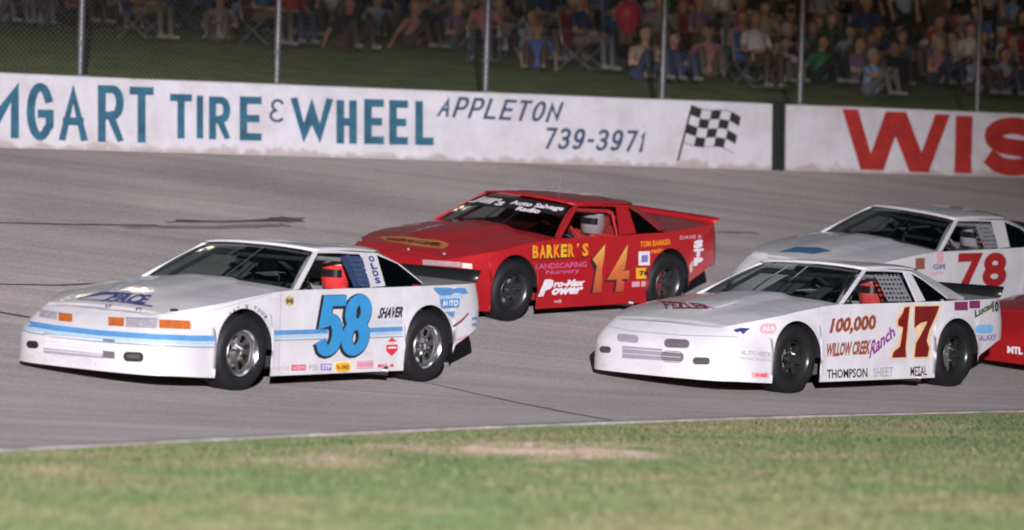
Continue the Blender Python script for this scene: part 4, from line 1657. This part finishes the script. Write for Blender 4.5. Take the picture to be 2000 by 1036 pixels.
def body_mesh(key, caps, voxel=0.022, smooth_it=4):
    """one continuous body: tapered capsules fused by a voxel remesh; caps = (p0, p1, r0, r1, material slot)"""
    b = MB()
    for p0, p1, r0, r1, mi in caps:
        p0, p1 = Vector(p0), Vector(p1)
        d = p1 - p0
        L_ = max(d.length, 1e-4)
        z = d / L_
        a = z.cross(Vector((0, 0, 1)) if abs(z.z) < .9 else Vector((1, 0, 0))).normalized()
        c_ = z.cross(a)
        rings, seg = [], 14
        for t in np.linspace(-90, 0, 6):
            rings.append((p0 + z * (r0 * math.sin(R(t))), r0 * math.cos(R(t))))
        for t in np.linspace(0, 90, 6):
            rings.append((p1 + z * (r1 * math.sin(R(t))), r1 * math.cos(R(t))))
        V = [q + (a * math.cos(2 * math.pi * k / seg) + c_ * math.sin(2 * math.pi * k / seg)) * max(rr, 1e-4) for q, rr in rings for k in range(seg)]
        n = len(rings)
        b.add(V, [(i * seg + k, i * seg + (k + 1) % seg, (i + 1) * seg + (k + 1) % seg, (i + 1) * seg + k) for i in range(n - 1) for k in range(seg)]
              + [tuple(range(seg))[::-1], tuple((n - 1) * seg + k for k in range(seg))])
    o = b.build('tmp', None)
    md = o.modifiers.new('r', 'REMESH')
    md.mode = 'VOXEL'
    md.voxel_size = voxel
    ms = o.modifiers.new('s', 'SMOOTH')
    ms.iterations = smooth_it
    ms.factor = 0.5
    dg = bpy.context.evaluated_depsgraph_get()
    me = bpy.data.meshes.new_from_object(o.evaluated_get(dg))
    bpy.data.objects.remove(o)
    me.name = key
    while len(me.materials) < 5:
        me.materials.append(None)
    P0 = np.array([c[0] for c in caps], float)
    P1 = np.array([c[1] for c in caps], float)
    r0 = np.array([c[2] for c in caps])
    r1 = np.array([c[3] for c in caps])
    mi = np.array([c[4] for c in caps])
    idx = []
    for p in me.polygons:
        x = np.array(p.center)
        d = P1 - P0
        t = np.clip(((x - P0) * d).sum(1) / np.maximum((d * d).sum(1), 1e-8), 0, 1)
        dist = np.linalg.norm(x - (P0 + d * t[:, None]), axis=1) - (r0 + (r1 - r0) * t)
        idx.append(int(mi[np.argmin(dist)]))
    me.polygons.foreach_set('material_index', idx)
    me.polygons.foreach_set('use_smooth', [True] * len(idx))
    me.update()
    return me


SK, SH, TRS, HR, SO = 0, 1, 2, 3, 4     # skin, shirt, trousers, hair, shoes


def head_caps(c, face=Vector((0, -1, 0)), long_hair=False, cap=False):
    c = Vector(c)
    h = [(c + Vector((0, 0, .035)), c + Vector((0, 0, -.035)) + face * .012, .098, .082, SK),
         (c + Vector((0, 0, -.075)) + face * .02, c + Vector((0, 0, -.085)) + face * .03, .055, .05, SK),
         (c + face * .098 + Vector((0, 0, -.005)), c + face * .112 + Vector((0, 0, -.03)), .012, .017, SK),       # nose
         (c + face * .092 + Vector((0, 0, -.066)), c + face * .094 + Vector((0, 0, -.066)), .022, .022, SK),       # mouth
         (c - face * .018 + Vector((0, 0, .055)), c - face * .045 + Vector((0, 0, .0)), .102, .090, HR)]
    side = face.cross(Vector((0, 0, 1)))
    for q in (1, -1):
        h.append((c + side * .092 * q + Vector((0, 0, .01)), c + side * .094 * q + Vector((0, 0, -.03)), .018, .014, SK))
    if long_hair:
        h.append((c - face * .05, c - face * .07 + Vector((0, 0, -.17)), .085, .06, HR))
    if cap:
        h.append((c + Vector((0, 0, .085)) + face * .06, c + Vector((0, 0, .07)) + face * .15, .04, .02, HR))
    return h


def hand(p, d):
    """palm, four fingers and a thumb as short chains"""
    p, d = Vector(p), Vector(d).normalized()
    s_ = d.cross(Vector((0, 0, 1)) if abs(d.z) < .9 else Vector((1, 0, 0))).normalized()
    out = [(p, p + d * .06, .034, .036, SK)]
    for k, ln in enumerate((.07, .08, .075, .06)):
        q = p + d * .06 + s_ * (k - 1.5) * .022
        out.append((q, q + d * ln + Vector((0, 0, -.02)), .0115, .010, SK))
    out.append((p + d * .015 + s_ * -.035, p + d * .05 + s_ * -.075, .014, .011, SK))
    return out


def sit_ground(arms=0, cap=False, hair=False):
    c = [((-.10, .02, .12), (.10, .02, .12), .125, .125, TRS), ((0, .02, .16), (0, -.02, .42), .15, .155, SH), ((-.13, -.03, .47), (.13, -.03, .47), .075, .075, SH),
         ((0, -.03, .5), (0, -.05, .62), .06, .055, SK)]
    for q in (1, -1):
        kn = (q * .16, -.42, .42)
        c += [((q * .10, -.02, .12), kn, .088, .062, TRS), (kn, (q * .15, -.50, .08), .060, .042, TRS), ((q * .15, -.50, .05), (q * .16, -.66, .04), .045, .035, SO)]
        sh = Vector((q * .20, -.03, .47))
        if arms == 0:
            el, ha = Vector((q * .27, -.20, .34)), Vector((q * .12, -.42, .46))
        elif arms == 1:
            el, ha = Vector((q * .30, .10, .28)), Vector((q * .30, .26, .05))
        else:
            el, ha = Vector((q * .28, -.10, .26)), Vector((q * .10, -.27, .30))
        c += [(sh, (sh * .45 + el * .55), .062, .055, SH), (sh * .45 + el * .55, el, .048, .042, SK), (el, ha, .042, .03, SK)]
        c += hand(ha, ha - el)
    return c + head_caps((0, -.06, .72), long_hair=hair, cap=cap)


def sit_chair(cap=False, hair=False):
    c = [((-.10, .0, .48), (.10, .0, .48), .125, .125, TRS), ((0, .0, .52), (0, .05, .80), .155, .16, SH), ((-.13, .05, .86), (.13, .05, .86), .078, .078, SH),
         ((0, .05, .9), (0, .04, 1.0), .06, .055, SK)]
    for q in (1, -1):
        kn = (q * .14, -.44, .50)
        c += [((q * .10, -.02, .49), kn, .09, .065, TRS), (kn, (q * .14, -.46, .10), .060, .044, TRS), ((q * .14, -.44, .05), (q * .15, -.60, .04), .045, .036, SO)]
        sh, el, ha = Vector((q * .20, .05, .86)), Vector((q * .29, -.02, .62)), Vector((q * .16, -.26, .60))
        c += [(sh, sh * .4 + el * .6, .062, .055, SH), (sh * .4 + el * .6, el, .046, .042, SK), (el, ha, .042, .03, SK)]
        c += hand(ha, ha - el)
    return c + head_caps((0, .03, 1.11), long_hair=hair, cap=cap)


def stand(arms=0, cap=False, hair=False):
    c = [((-.08, .0, .92), (.08, .0, .92), .125, .125, TRS), ((0, .0, .98), (0, .0, 1.28), .145, .16, SH), ((-.14, .0, 1.40), (.14, .0, 1.40), .078, .078, SH),
         ((0, .0, 1.44), (0, -.01, 1.54), .06, .055, SK)]
    for q in (1, -1):
        kn = (q * .11, -.02, .49)
        c += [((q * .09, 0, .9), kn, .095, .066, TRS), (kn, (q * .13, .02, .1), .062, .045, TRS), ((q * .13, .03, .05), (q * .15, -.15, .04), .048, .036, SO)]
        sh = Vector((q * .21, 0, 1.40))
        if arms == 0:
            el, ha = Vector((q * .28, .04, 1.12)), Vector((q * .26, -.08, .88))
        else:
            el, ha = Vector((q * .30, -.02, 1.14)), Vector((q * .04, -.20, 1.20))
        c += [(sh, sh * .45 + el * .55, .063, .055, SH), (sh * .45 + el * .55, el, .048, .042, SK), (el, ha, .042, .03, SK)]
        c += hand(ha, ha - el)
    return c + head_caps((0, -.02, 1.66), long_hair=hair, cap=cap)


POSES = {'sitting on grass': [body_mesh('p0', sit_ground(0)), body_mesh('p1', sit_ground(1, cap=True)), body_mesh('p2', sit_ground(2, hair=True))],
         'in lawn chair': [body_mesh('p3', sit_chair()), body_mesh('p4', sit_chair(cap=True)), body_mesh('p5', sit_chair(hair=True))],
         'standing': [body_mesh('p6', stand(0)), body_mesh('p7', stand(1, cap=True)), body_mesh('p8', stand(0, hair=True))]}
SKINS = [mat('skin %d' % i, c_, .6) for i, c_ in enumerate(((.50, .30, .22), (.42, .24, .17), (.56, .36, .28)))]
HAIRS = [mat('hair %d' % i, c_, .6) for i, c_ in enumerate(((.03, .02, .015), (.10, .06, .03), (.30, .22, .12), (.02, .02, .025), (.5, .5, .5), (.4, .03, .03)))]
SHIRTS = {'white': (.70, .69, .74), 'pale blue': (.30, .42, .62), 'red': (.42, .04, .05), 'navy': (.03, .05, .14), 'pink': (.52, .24, .30), 'grey': (.30, .30, .33),
          'green': (.04, .22, .10), 'mauve': (.26, .16, .28), 'black': (.02, .02, .025), 'blue': (.07, .14, .40), 'tan': (.40, .31, .22)}
SHM = {k: mat('shirt ' + k, c_, .85, var=.12, vscale=12) for k, c_ in SHIRTS.items()}
TRM = {k: mat('trousers ' + k, c_, .85, var=.12, vscale=12) for k, c_ in {'denim': (.05, .07, .14), 'khaki': (.17, .14, .10), 'black': (.02, .02, .024), 'brown': (.08, .05, .04), 'grey': (.15, .15, .17)}.items()}
SHOE = mat('shoe pale', (.28, .27, .27), .6)


def set_mats(o, ms):
    for i, m in enumerate(ms):
        o.material_slots[i].link = 'OBJECT'
        o.material_slots[i].material = m


# lawn chair (frame, seat webbing, back webbing)
CHF = mat('aluminium tube', (.5, .5, .52), .35, metal=.8)


def chair_parts(web):
    fr = MB()
    for q in (.27, -.27):
        fr.tube([(q, -.28, 0), (q, .22, .42), (q, .30, .92)], .012, 6)
        fr.tube([(q, .30, 0), (q, -.26, .44), (q, -.26, .60), (q, .24, .62)], .012, 6)
    for p in ((-.28, .02), (.30, .02), (-.26, .42), (.22, .42), (.30, .92)):
        fr.tube([(-.27, p[0], p[1]), (.27, p[0], p[1])], .012, 6)
    st_, bk = MB(), MB()
    st_.plate([(-.26, -.26, .425), (.26, -.26, .425), (.26, .22, .405), (-.26, .22, .405)], .008)
    bk.plate([(-.26, .235, .46), (.26, .235, .46), (.26, .305, .90), (-.26, .305, .90)], .008)
    return fr, st_, bk


WEB = {'green': mat('web green', (.05, .25, .12), .8), 'white': mat('web white', (.6, .6, .6), .8), 'blue': mat('web blue', (.08, .15, .4), .8), 'red': mat('web red', (.4, .04, .04), .8)}
face_rot = math.atan2(AX[1], AX[0])
POSTS = sorted(post_a)


def bay_of(a):
    return sum(1 for q in POSTS if a > q) + 1


ORD = ['', 'first', 'second', 'third', 'fourth', 'fifth', 'sixth', 'seventh', 'eighth', 'ninth', 'tenth', 'eleventh', 'twelfth', 'thirteenth', 'fourteenth', 'fifteenth', 'sixteenth']


def in_view(a, c, z):
    x, y = ac2xy(a, c)
    u, w = x / y * F_PX, (z - CAM_H) / y * F_PX
    return 1000 + u, 540 - w


people, chairs = [], []
crng = random.Random(11)
row = 0
c_ = BANK0 + 3.4
while c_ < BANK0 + 17.5:
    depth = c_ - BANK0
    a = -6.0 + crng.random()
    while a < 52:
        aa, cc = a + crng.uniform(-.12, .12), c_ + crng.uniform(-.25, .25)
        z = bank_z(aa, cc)
        px, py = in_view(aa, cc, z)
        _, pt = in_view(aa, cc, z + .85)
        step = crng.uniform(.61, .92)
        # the turf strip behind the wall is wider on the left than on the right
        front = 6.5 - 2.6 * sm((px - 700) / 700) if px < 1400 else 3.8
        occ = 0.0 if depth < front else (.55 if depth < front + 1.0 else .92)
        if -40 < px < 2040 and pt < 200 and py > -22 and crng.random() < occ:
            k = crng.random()
            pose = 'sitting on grass' if k < .55 else ('in lawn chair' if k < .80 else 'standing')
            if depth < front + 4.5 and pose == 'standing':
                pose = 'sitting on grass'
            people.append((row, aa, cc, z, pose))
        a += step
    c_ += .98
    row += 1
rows = sorted({p[0] for p in people})
WARM = ['white'] * 5 + ['pale blue'] * 4 + ['red'] * 3 + ['navy'] * 4 + ['pink'] * 3 + ['grey'] * 4 + ['green'] * 1 + ['mauve'] * 4 + ['black'] * 3 + ['blue'] * 2 + ['tan'] * 2
keyed = {}
for r_, aa, cc, z, pose in people:
    sc_ = crng.choice(WARM)
    keyed.setdefault((r_, sc_, pose), []).append((aa, cc, z))
pnum = 0
for (r_, sc_, pose), lst in sorted(keyed.items()):
    lst.sort()
    for n_, (aa, cc, z) in enumerate(lst):
        x, y = ac2xy(aa, cc)
        me = crng.choice(POSES[pose])
        o = bpy.data.objects.new('person', me)
        COL.objects.link(o)
        o.location = (x, y, z - .01)
        o.rotation_euler = (0, 0, face_rot + crng.uniform(-.6, .6))
        sc = crng.uniform(.92, 1.08)
        o.scale = (sc, sc, sc)
        set_mats(o, [crng.choice(SKINS), SHM[sc_], crng.choice(list(TRM.values())), crng.choice(HAIRS), SHOE])
        which = '' if len(lst) == 1 else (ORD[n_ + 1] + ' such from left, ')
        rw = ORD[rows.index(r_) + 1]
        tag(o, 'spectator in %s top %s, %s%s bank row' % (sc_, pose, which, rw), 'person', 'spectators on the bank')
        pnum += 1
        if pose == 'in lawn chair':
            chairs.append((aa, cc, z, o.rotation_euler.z, sc, r_, rw))
ck_parts = {}
ckey = {}
for ch in chairs:
    wcol = crng.choice(list(WEB))
    ckey.setdefault((ch[5], wcol), []).append(ch)
for (r_, wcol), lst in sorted(ckey.items()):
    lst.sort()
    for n_, (aa, cc, z, rz, sc, _, rw) in enumerate(lst):
        x, y = ac2xy(aa, cc)
        o = empty('lawn_chair', loc=(x, y, z))
        o.rotation_euler = (0, 0, rz)
        o.scale = (sc, sc, sc)
        if wcol not in ck_parts:
            fr, st_, bk = chair_parts(None)
            ck_parts[wcol] = (fr.build('frame', CHF, o), st_.build('seat', WEB[wcol], o), bk.build('backrest', WEB[wcol], o))
        else:
            for q in ck_parts[wcol]:
                d_ = q.copy()
                COL.objects.link(d_)
                d_.parent = o
        which = '' if len(lst) == 1 else (ORD[n_ + 1] + ' such from left, ')
        tag(o, 'occupied lawn chair with %s webbing, %s%s bank row' % (wcol, which, rw), 'lawn chair', 'lawn chairs on the bank')

# the round red balloon above the crowd
def bank_at(px, py_, depth):
    r = ray(px, py_)
    n = Vector((NX[0], NX[1], 0))
    t = (BANK0 + depth - CAMP.dot(n)) / r.dot(n)
    return CAMP + r * t


bp_ = bank_at(1228, 30, 4.6)
bl = empty('balloon', loc=bp_)
b = MB()
b.lathe([(0.0, .25), (.09, .24), (.17, .19), (.215, .10), (.22, .0), (.19, -.12), (.12, -.23), (.05, -.29), (.015, -.31), (.03, -.335)], 24, axis='Z')
b.build('balloon_skin', mat('red balloon', (.62, .05, .10), .35), bl, True)
a_b, c_b = AX[0] * bp_.x + AX[1] * bp_.y, NX[0] * bp_.x + NX[1] * bp_.y
MB().tube([(0, 0, -.32), (.03, 0, -.7), (0, .02, bank_z(a_b, c_b) - bp_.z)], .003, 4).build('string', CHF, bl)
tag(bl, 'round red balloon held up over the spectators', 'balloon')

# ------------------------------------------------------------------ drivers
SUITS = {'58': ((.50, .03, .03), (.58, .04, .04), 'red racing suit and red and white helmet in the 58 car'),
         '14': ((.30, .03, .03), (.24, .19, .20), 'red suit and grey helmet in the red 14 car'),
         '17': ((.10, .02, .02), (.40, .05, .05), 'dark suit and red helmet in the white 17 car'),
         '78': ((.03, .03, .05), (.26, .26, .28), 'dark suit and grey helmet in the white 78 car')}
dcaps = [((-.66, .26, .30), (-.66, .42, .30), .13, .13, SH), ((-.68, .34, .34), (-.74, .34, .66), .15, .165, SH), ((-.73, .18, .74), (-.73, .50, .74), .08, .08, SH),
         ((-.72, .34, .78), (-.70, .34, .88), .06, .055, SK), ((-.69, .34, .97), (-.68, .34, .95), .095, .085, SK)]
for q in (1, -1):
    y0 = .34 + q * .21
    kn = (-.22, .34 + q * .13, .48)
    dcaps += [((-.62, .34 + q * .1, .30), kn, .09, .065, SH), (kn, (.12, .34 + q * .12, .26), .06, .045, SH), ((.12, .34 + q * .12, .24), (.2, .34 + q * .12, .32), .045, .04, SO)]
    el, ha = Vector((-.44, .34 + q * .28, .62)), Vector((-.13, .34 + q * .18, .80))
    dcaps += [((-.73, y0, .74), el, .062, .05, SH), (el, ha, .046, .034, SH)] + [(a_, b_, r0, r1, SO) for a_, b_, r0, r1, _ in hand(ha, Vector((.5, -q * .3, .3)))]
DME = body_mesh('driver_body', dcaps)
hm = MB()
hp = [(0.0, .145), (.05, .14), (.10, .112), (.13, .07), (.143, .02), (.142, -.04), (.132, -.10), (.118, -.135), (.10, -.14)]
hm.lathe(hp, 28, axis='Z')
vz = MB()
vzv = []
for k in range(13):
    t = R(-62 + 124 * k / 12)
    for zz, rr in ((.045, .1445), (-.03, .1475)):
        vzv.append((rr * math.cos(t), rr * math.sin(t), zz))
vz.add(vzv, [(2 * k, 2 * k + 2, 2 * k + 3, 2 * k + 1) for k in range(12)])
hband = MB().lathe([(.1285, .082), (.118, .098), (.100, .117), (.112, .1045)], 28, axis='Z')
for k, (suit, helm, lab) in SUITS.items():
    o = bpy.data.objects.new('person', DME)
    COL.objects.link(o)
    o.matrix_world = CARS[k][1].frame
    sm_ = mat('suit ' + k, suit, .75, var=.15, vscale=10)
    set_mats(o, [SKINS[0], sm_, sm_, HAIRS[0], BLACKM])
    h = hm.build('helmet', mat('helmet ' + k, helm, .2, coat=.8), o, True)
    h.location = (-.675, .34, .965)
    vv = vz.build('visor', mat('visor', (.012, .012, .015), .12), o, True)
    vv.location = h.location
    hb = hband.build('helmet_band', WHT, o, True)
    hb.location = h.location
    hb.scale = (1.02, 1.02, 1.02)
    tag(o, 'driver in ' + lab, 'person')

# radio aerial on the red car's roof
o14 = CARS['14'][0]
MB().tube([(-.45, -.1, 1.2), (-.47, -.1, 1.40)], .003, 5).build('aerial', CAGE, o14)

# ------------------------------------------------------------------ infield grass and bare earth


def ground_at(px, py):
    r = ray(px, py)
    t = -CAM_H / r.z
    return CAMP + r * t


PATCH = []
for (px, py, wx, wy) in ((1090, 882, 215, 19), (640, 896, 150, 13), (760, 876, 150, 12), (520, 994, 55, 7), (1440, 955, 60, 7), (1790, 848, 80, 7), (160, 920, 80, 8), (870, 1000, 90, 8)):
    cpt = ground_at(px, py)
    PATCH.append((cpt.x, cpt.y, wx / F_PX * cpt.y, abs(ground_at(px, py - wy).y - ground_at(px, py + wy).y) / 2, (.85 if wx > 200 else .62) if wx > 100 else .45))


def vnoise(x, y, s, seed):
    """smooth value noise"""
    g = np.random.default_rng(seed).random((64, 64))
    u, v_ = x / s + 31.3, y / s + 11.7
    i, j = np.floor(u).astype(int), np.floor(v_).astype(int)
    fu, fv = u - i, v_ - j
    fu, fv = fu * fu * (3 - 2 * fu), fv * fv * (3 - 2 * fv)
    G = lambda p, q: g[p % 64, q % 64]
    return (G(i, j) * (1 - fu) + G(i + 1, j) * fu) * (1 - fv) + (G(i, j + 1) * (1 - fu) + G(i + 1, j + 1) * fu) * fv


def bare(x, y):
    """how worn the turf is, 0..1"""
    w = np.zeros_like(x)
    nz = .9 * (vnoise(x, y, .55, 21) - .5) + .7 * (vnoise(x, y, .2, 22) - .5) + .5 * (vnoise(x, y, .08, 23) - .5)
    for (ex, ey, rx, ry, k) in PATCH:
        d = np.sqrt(((x - ex) / rx) ** 2 + ((y - ey) / ry) ** 2)
        w = np.maximum(w, k * np.clip(1.35 - d + nz, 0, 1))
    return w


gx, gy = np.meshgrid(np.arange(-6.5, 7.5, .07), np.arange(14.5, 36, .07), indexing='ij')
fx, fy = gx.ravel(), gy.ravel()
ga, gc = AX[0] * fx + AX[1] * fy, NX[0] * fx + NX[1] * fy
gz = -.004 + .012 * (vnoise(fx, fy, .3, 31) - .3) + .02 * bare(fx, fy) * (vnoise(fx, fy, .12, 32) - .2)
gz = np.where(gc > edge_c(ga) - .12, -.012, gz)
nxg, nyg = gx.shape
I, J = np.meshgrid(np.arange(nxg - 1), np.arange(nyg - 1), indexing='ij')
k0 = (I * nyg + J).ravel()
wt = mesh('worn_turf', np.c_[fx, fy, gz], np.c_[k0, k0 + nyg, k0 + nyg + 1, k0 + 1].tolist(), ground, None, True)
wa = wt.data.color_attributes.new('bare', 'FLOAT_COLOR', 'POINT')
bw = bare(fx, fy)
wa.data.foreach_set('color', np.c_[bw, bw, bw, np.ones_like(bw)].astype(np.float32).ravel())
WT = turf_material('worn turf', 1.35)
n, l = nodes_of(WT)
bs = n['Principled BSDF']
old = bs.inputs['Base Color'].links[0].from_socket
an = n.new('ShaderNodeAttribute')
an.attribute_name = 'bare'
mx = n.new('ShaderNodeMix')
mx.data_type = 'RGBA'
l.new(an.outputs['Fac'], mx.inputs['Factor'])
l.new(old, mx.inputs['A'])
mx.inputs['B'].default_value = (.40, .295, .25, 1)
l.new(mx.outputs['Result'], bs.inputs['Base Color'])
bs.inputs['Diffuse Roughness'].default_value = 1.0
wt.data.materials.append(WT)

NBL = 420000
yy = np.sqrt(rng.uniform(15.5 ** 2, 35.5 ** 2, NBL))
xx = rng.uniform(-1, 1, NBL) * (yy * 0.158 + .4)
aa = AX[0] * xx + AX[1] * yy
cc = NX[0] * xx + NX[1] * yy
ed = edge_c(aa)


dens = .35 + .75 * vnoise(xx, yy, .5, 1) + .5 * (vnoise(xx, yy, .15, 5) - .5)
keep = (cc < ed - .16 + .09 * (vnoise(xx, yy, .3, 9) - .4)) & (rng.random(NBL) < dens)
wr = bare(xx, yy)
keep &= rng.random(NBL) > wr * 1.15
xx, yy = xx[keep], yy[keep]
nb_ = len(xx)
wr = wr[keep]
hh = rng.uniform(.010, .030, nb_) * (.6 + .8 * vnoise(xx, yy, .35, 2)) * np.clip((ed[keep] - cc[keep]) / .9, .35, 1)
ang = rng.uniform(0, 2 * np.pi, nb_)
wd = rng.uniform(.003, .0055, nb_)
lean = rng.uniform(.2, 1.1, nb_) * hh
la = rng.uniform(0, 2 * np.pi, nb_)
co = np.zeros((nb_, 4, 3), np.float32)
dx, dy = np.cos(ang) * wd, np.sin(ang) * wd
co[:, 0] = np.stack([xx - dx, yy - dy, np.full(nb_, -.006)], 1)
co[:, 1] = np.stack([xx + dx, yy + dy, np.full(nb_, -.006)], 1)
mxx, myy = xx + np.cos(la) * lean * .35, yy + np.sin(la) * lean * .35
co[:, 2] = np.stack([mxx + dx * .7, myy + dy * .7, hh * .6], 1)
co[:, 3] = np.stack([xx + np.cos(la) * lean, yy + np.sin(la) * lean, hh], 1)
me = bpy.data.meshes.new('infield_grass')
me.vertices.add(nb_ * 4)
me.vertices.foreach_set('co', co.ravel())
me.loops.add(nb_ * 6)
me.polygons.add(nb_ * 2)
base_i = np.arange(nb_)[:, None] * 4
tri = np.concatenate([base_i + np.array([[0, 1, 2]]), base_i + np.array([[0, 2, 3]])], 1).ravel()
me.loops.foreach_set('vertex_index', tri.astype(np.int32))
me.polygons.foreach_set('loop_start', np.arange(nb_ * 2, dtype=np.int32) * 3)
me.polygons.foreach_set('loop_total', np.full(nb_ * 2, 3, np.int32))
dry = np.clip(.9 * vnoise(xx, yy, .9, 3) + .7 * vnoise(xx, yy, .25, 6) - .45 + rng.normal(0, .16, nb_) + .9 * wr, 0, 1)
ca, cb = np.array([.080, .122, .047]), np.array([.170, .150, .083])
colr = ca[None] * (1 - dry[:, None]) + cb[None] * dry[:, None]
colr *= rng.uniform(.75, 1.3, nb_)[:, None]
at = me.color_attributes.new('blade', 'FLOAT_COLOR', 'POINT')
at.data.foreach_set('color', np.repeat(np.c_[colr, np.ones(nb_)], 4, axis=0).astype(np.float32).ravel())
me.update()
me.validate()
gm = bpy.data.materials.new('grass blade')
gm.use_nodes = True
n, l = nodes_of(gm)
an = n.new('ShaderNodeAttribute')
an.attribute_name = 'blade'
l.new(an.outputs['Color'], n['Principled BSDF'].inputs['Base Color'])
n['Principled BSDF'].inputs['Roughness'].default_value = .7
n['Principled BSDF'].inputs['Specular IOR Level'].default_value = .25
go = link('infield_grass', me, None, [gm])
tag(go, 'short patchy green and straw coloured infield grass', 'grass', kind='stuff')

# ------------------------------------------------------------------ camera flash stand-in: added lamp on a made-up pole, out of view
lx, ly, lz = 2.0, -25.0, 9.0
lt = empty('added_flash', loc=(lx, ly, 0))
STEEL = mat('lamp steel', (.2, .2, .21), .5, metal=.6)
MB().tube([(0, 0, 0), (0, 0, lz)], .09, 10).build('pole', STEEL, lt, True)
MB().box((0, 0, .03), (.6, .6, .06)).build('base', STEEL, lt)
hd = MB()
hd.lathe([(.05, .25), (.12, .22), (.2, .0), (.24, -.08)], 24, axis='Z')
ho = hd.build('lamp_head', STEEL, lt, True)
aim = Vector((-2.0, 33, -0.3)) - Vector((lx, ly, lz))
ho.location = (0, 0, lz + .05)
ho.rotation_euler = aim.to_track_quat('-Z', 'Y').to_euler()
ld = bpy.data.lights.new('flash_beam', 'SPOT')
ld.energy = 292000
ld.spot_size = R(24)
ld.spot_blend = 1.0
ld.shadow_soft_size = .02
ld.color = (.985, .94, 1.0)
lo = bpy.data.objects.new('flash_beam', ld)
COL.objects.link(lo)
lo.location = Vector((lx, ly, lz + .05)) + aim.normalized() * .15
lo.rotation_euler = aim.to_track_quat('-Z', 'Y').to_euler()
# added plate, placed only to cut the beam off the crowd
VY = 2.2
edge_z = -VY * math.tan(R(3.4))
MB().box((0, VY, lz + .05 + edge_z + .35), (1.6, .02, .70)).build('beam_cutter', STEEL, lt)
for q in (-.7, .7):
    MB().tube([(q * .15, .05, lz + .2), (q, VY, lz + .4)], .015, 6).build('cutter_arm', STEEL, lt)
tag(lt, 'added lamp on a pole behind the camera, standing in for camera flash', 'added_flash')

# lit tower lamps beyond the bank (their glints show on the white hoods)
TX, TY = -11.8, 75.0
ta, tc2 = AX[0] * TX + AX[1] * TY, NX[0] * TX + NX[1] * TY
tz = min(bank_z(ta, tc2), BANKZ + 7.2)
tw = empty('light_tower', loc=(TX, TY, tz))
MB().tube([(0, 0, -.3), (0, 0, 25 - tz)], .16, 12, r1=.1).build('pole', STEEL, tw, True)
GLOW = mat('lit lamp glass', (1, .95, .85), .3, emit=((1.0, .86, .66), 28.0))
for zz, xs in ((20.6 - tz, (-1.6, -.8, .9, 1.7)), (22.0 - tz, (-1.2, 1.3, 2.0)), (24.4 - tz, (.9, 1.8))):
    MB().tube([(min(xs) - .3, -.15, zz - .3), (max(xs) + .3, -.15, zz - .3)], .05, 8).build('crossarm', STEEL, tw, True)
    for xx_ in xs:
        hh_ = MB()
        hh_.lathe([(.06, .0), (.2, -.12), (.30, -.30), (.31, -.31)], 16)
        q_ = hh_.build('lamp_housing', STEEL, tw, True)
        q_.location = (xx_, -.1, zz)
        q_.rotation_euler = (R(25), 0, 0)
        g_ = MB().lathe([(0.0, -.285), (.15, -.29), (.29, -.295)], 16).build('lamp_glass', GLOW, q_, True)
tag(tw, 'tall light tower with lit lamps at the back of the bank', 'light tower')
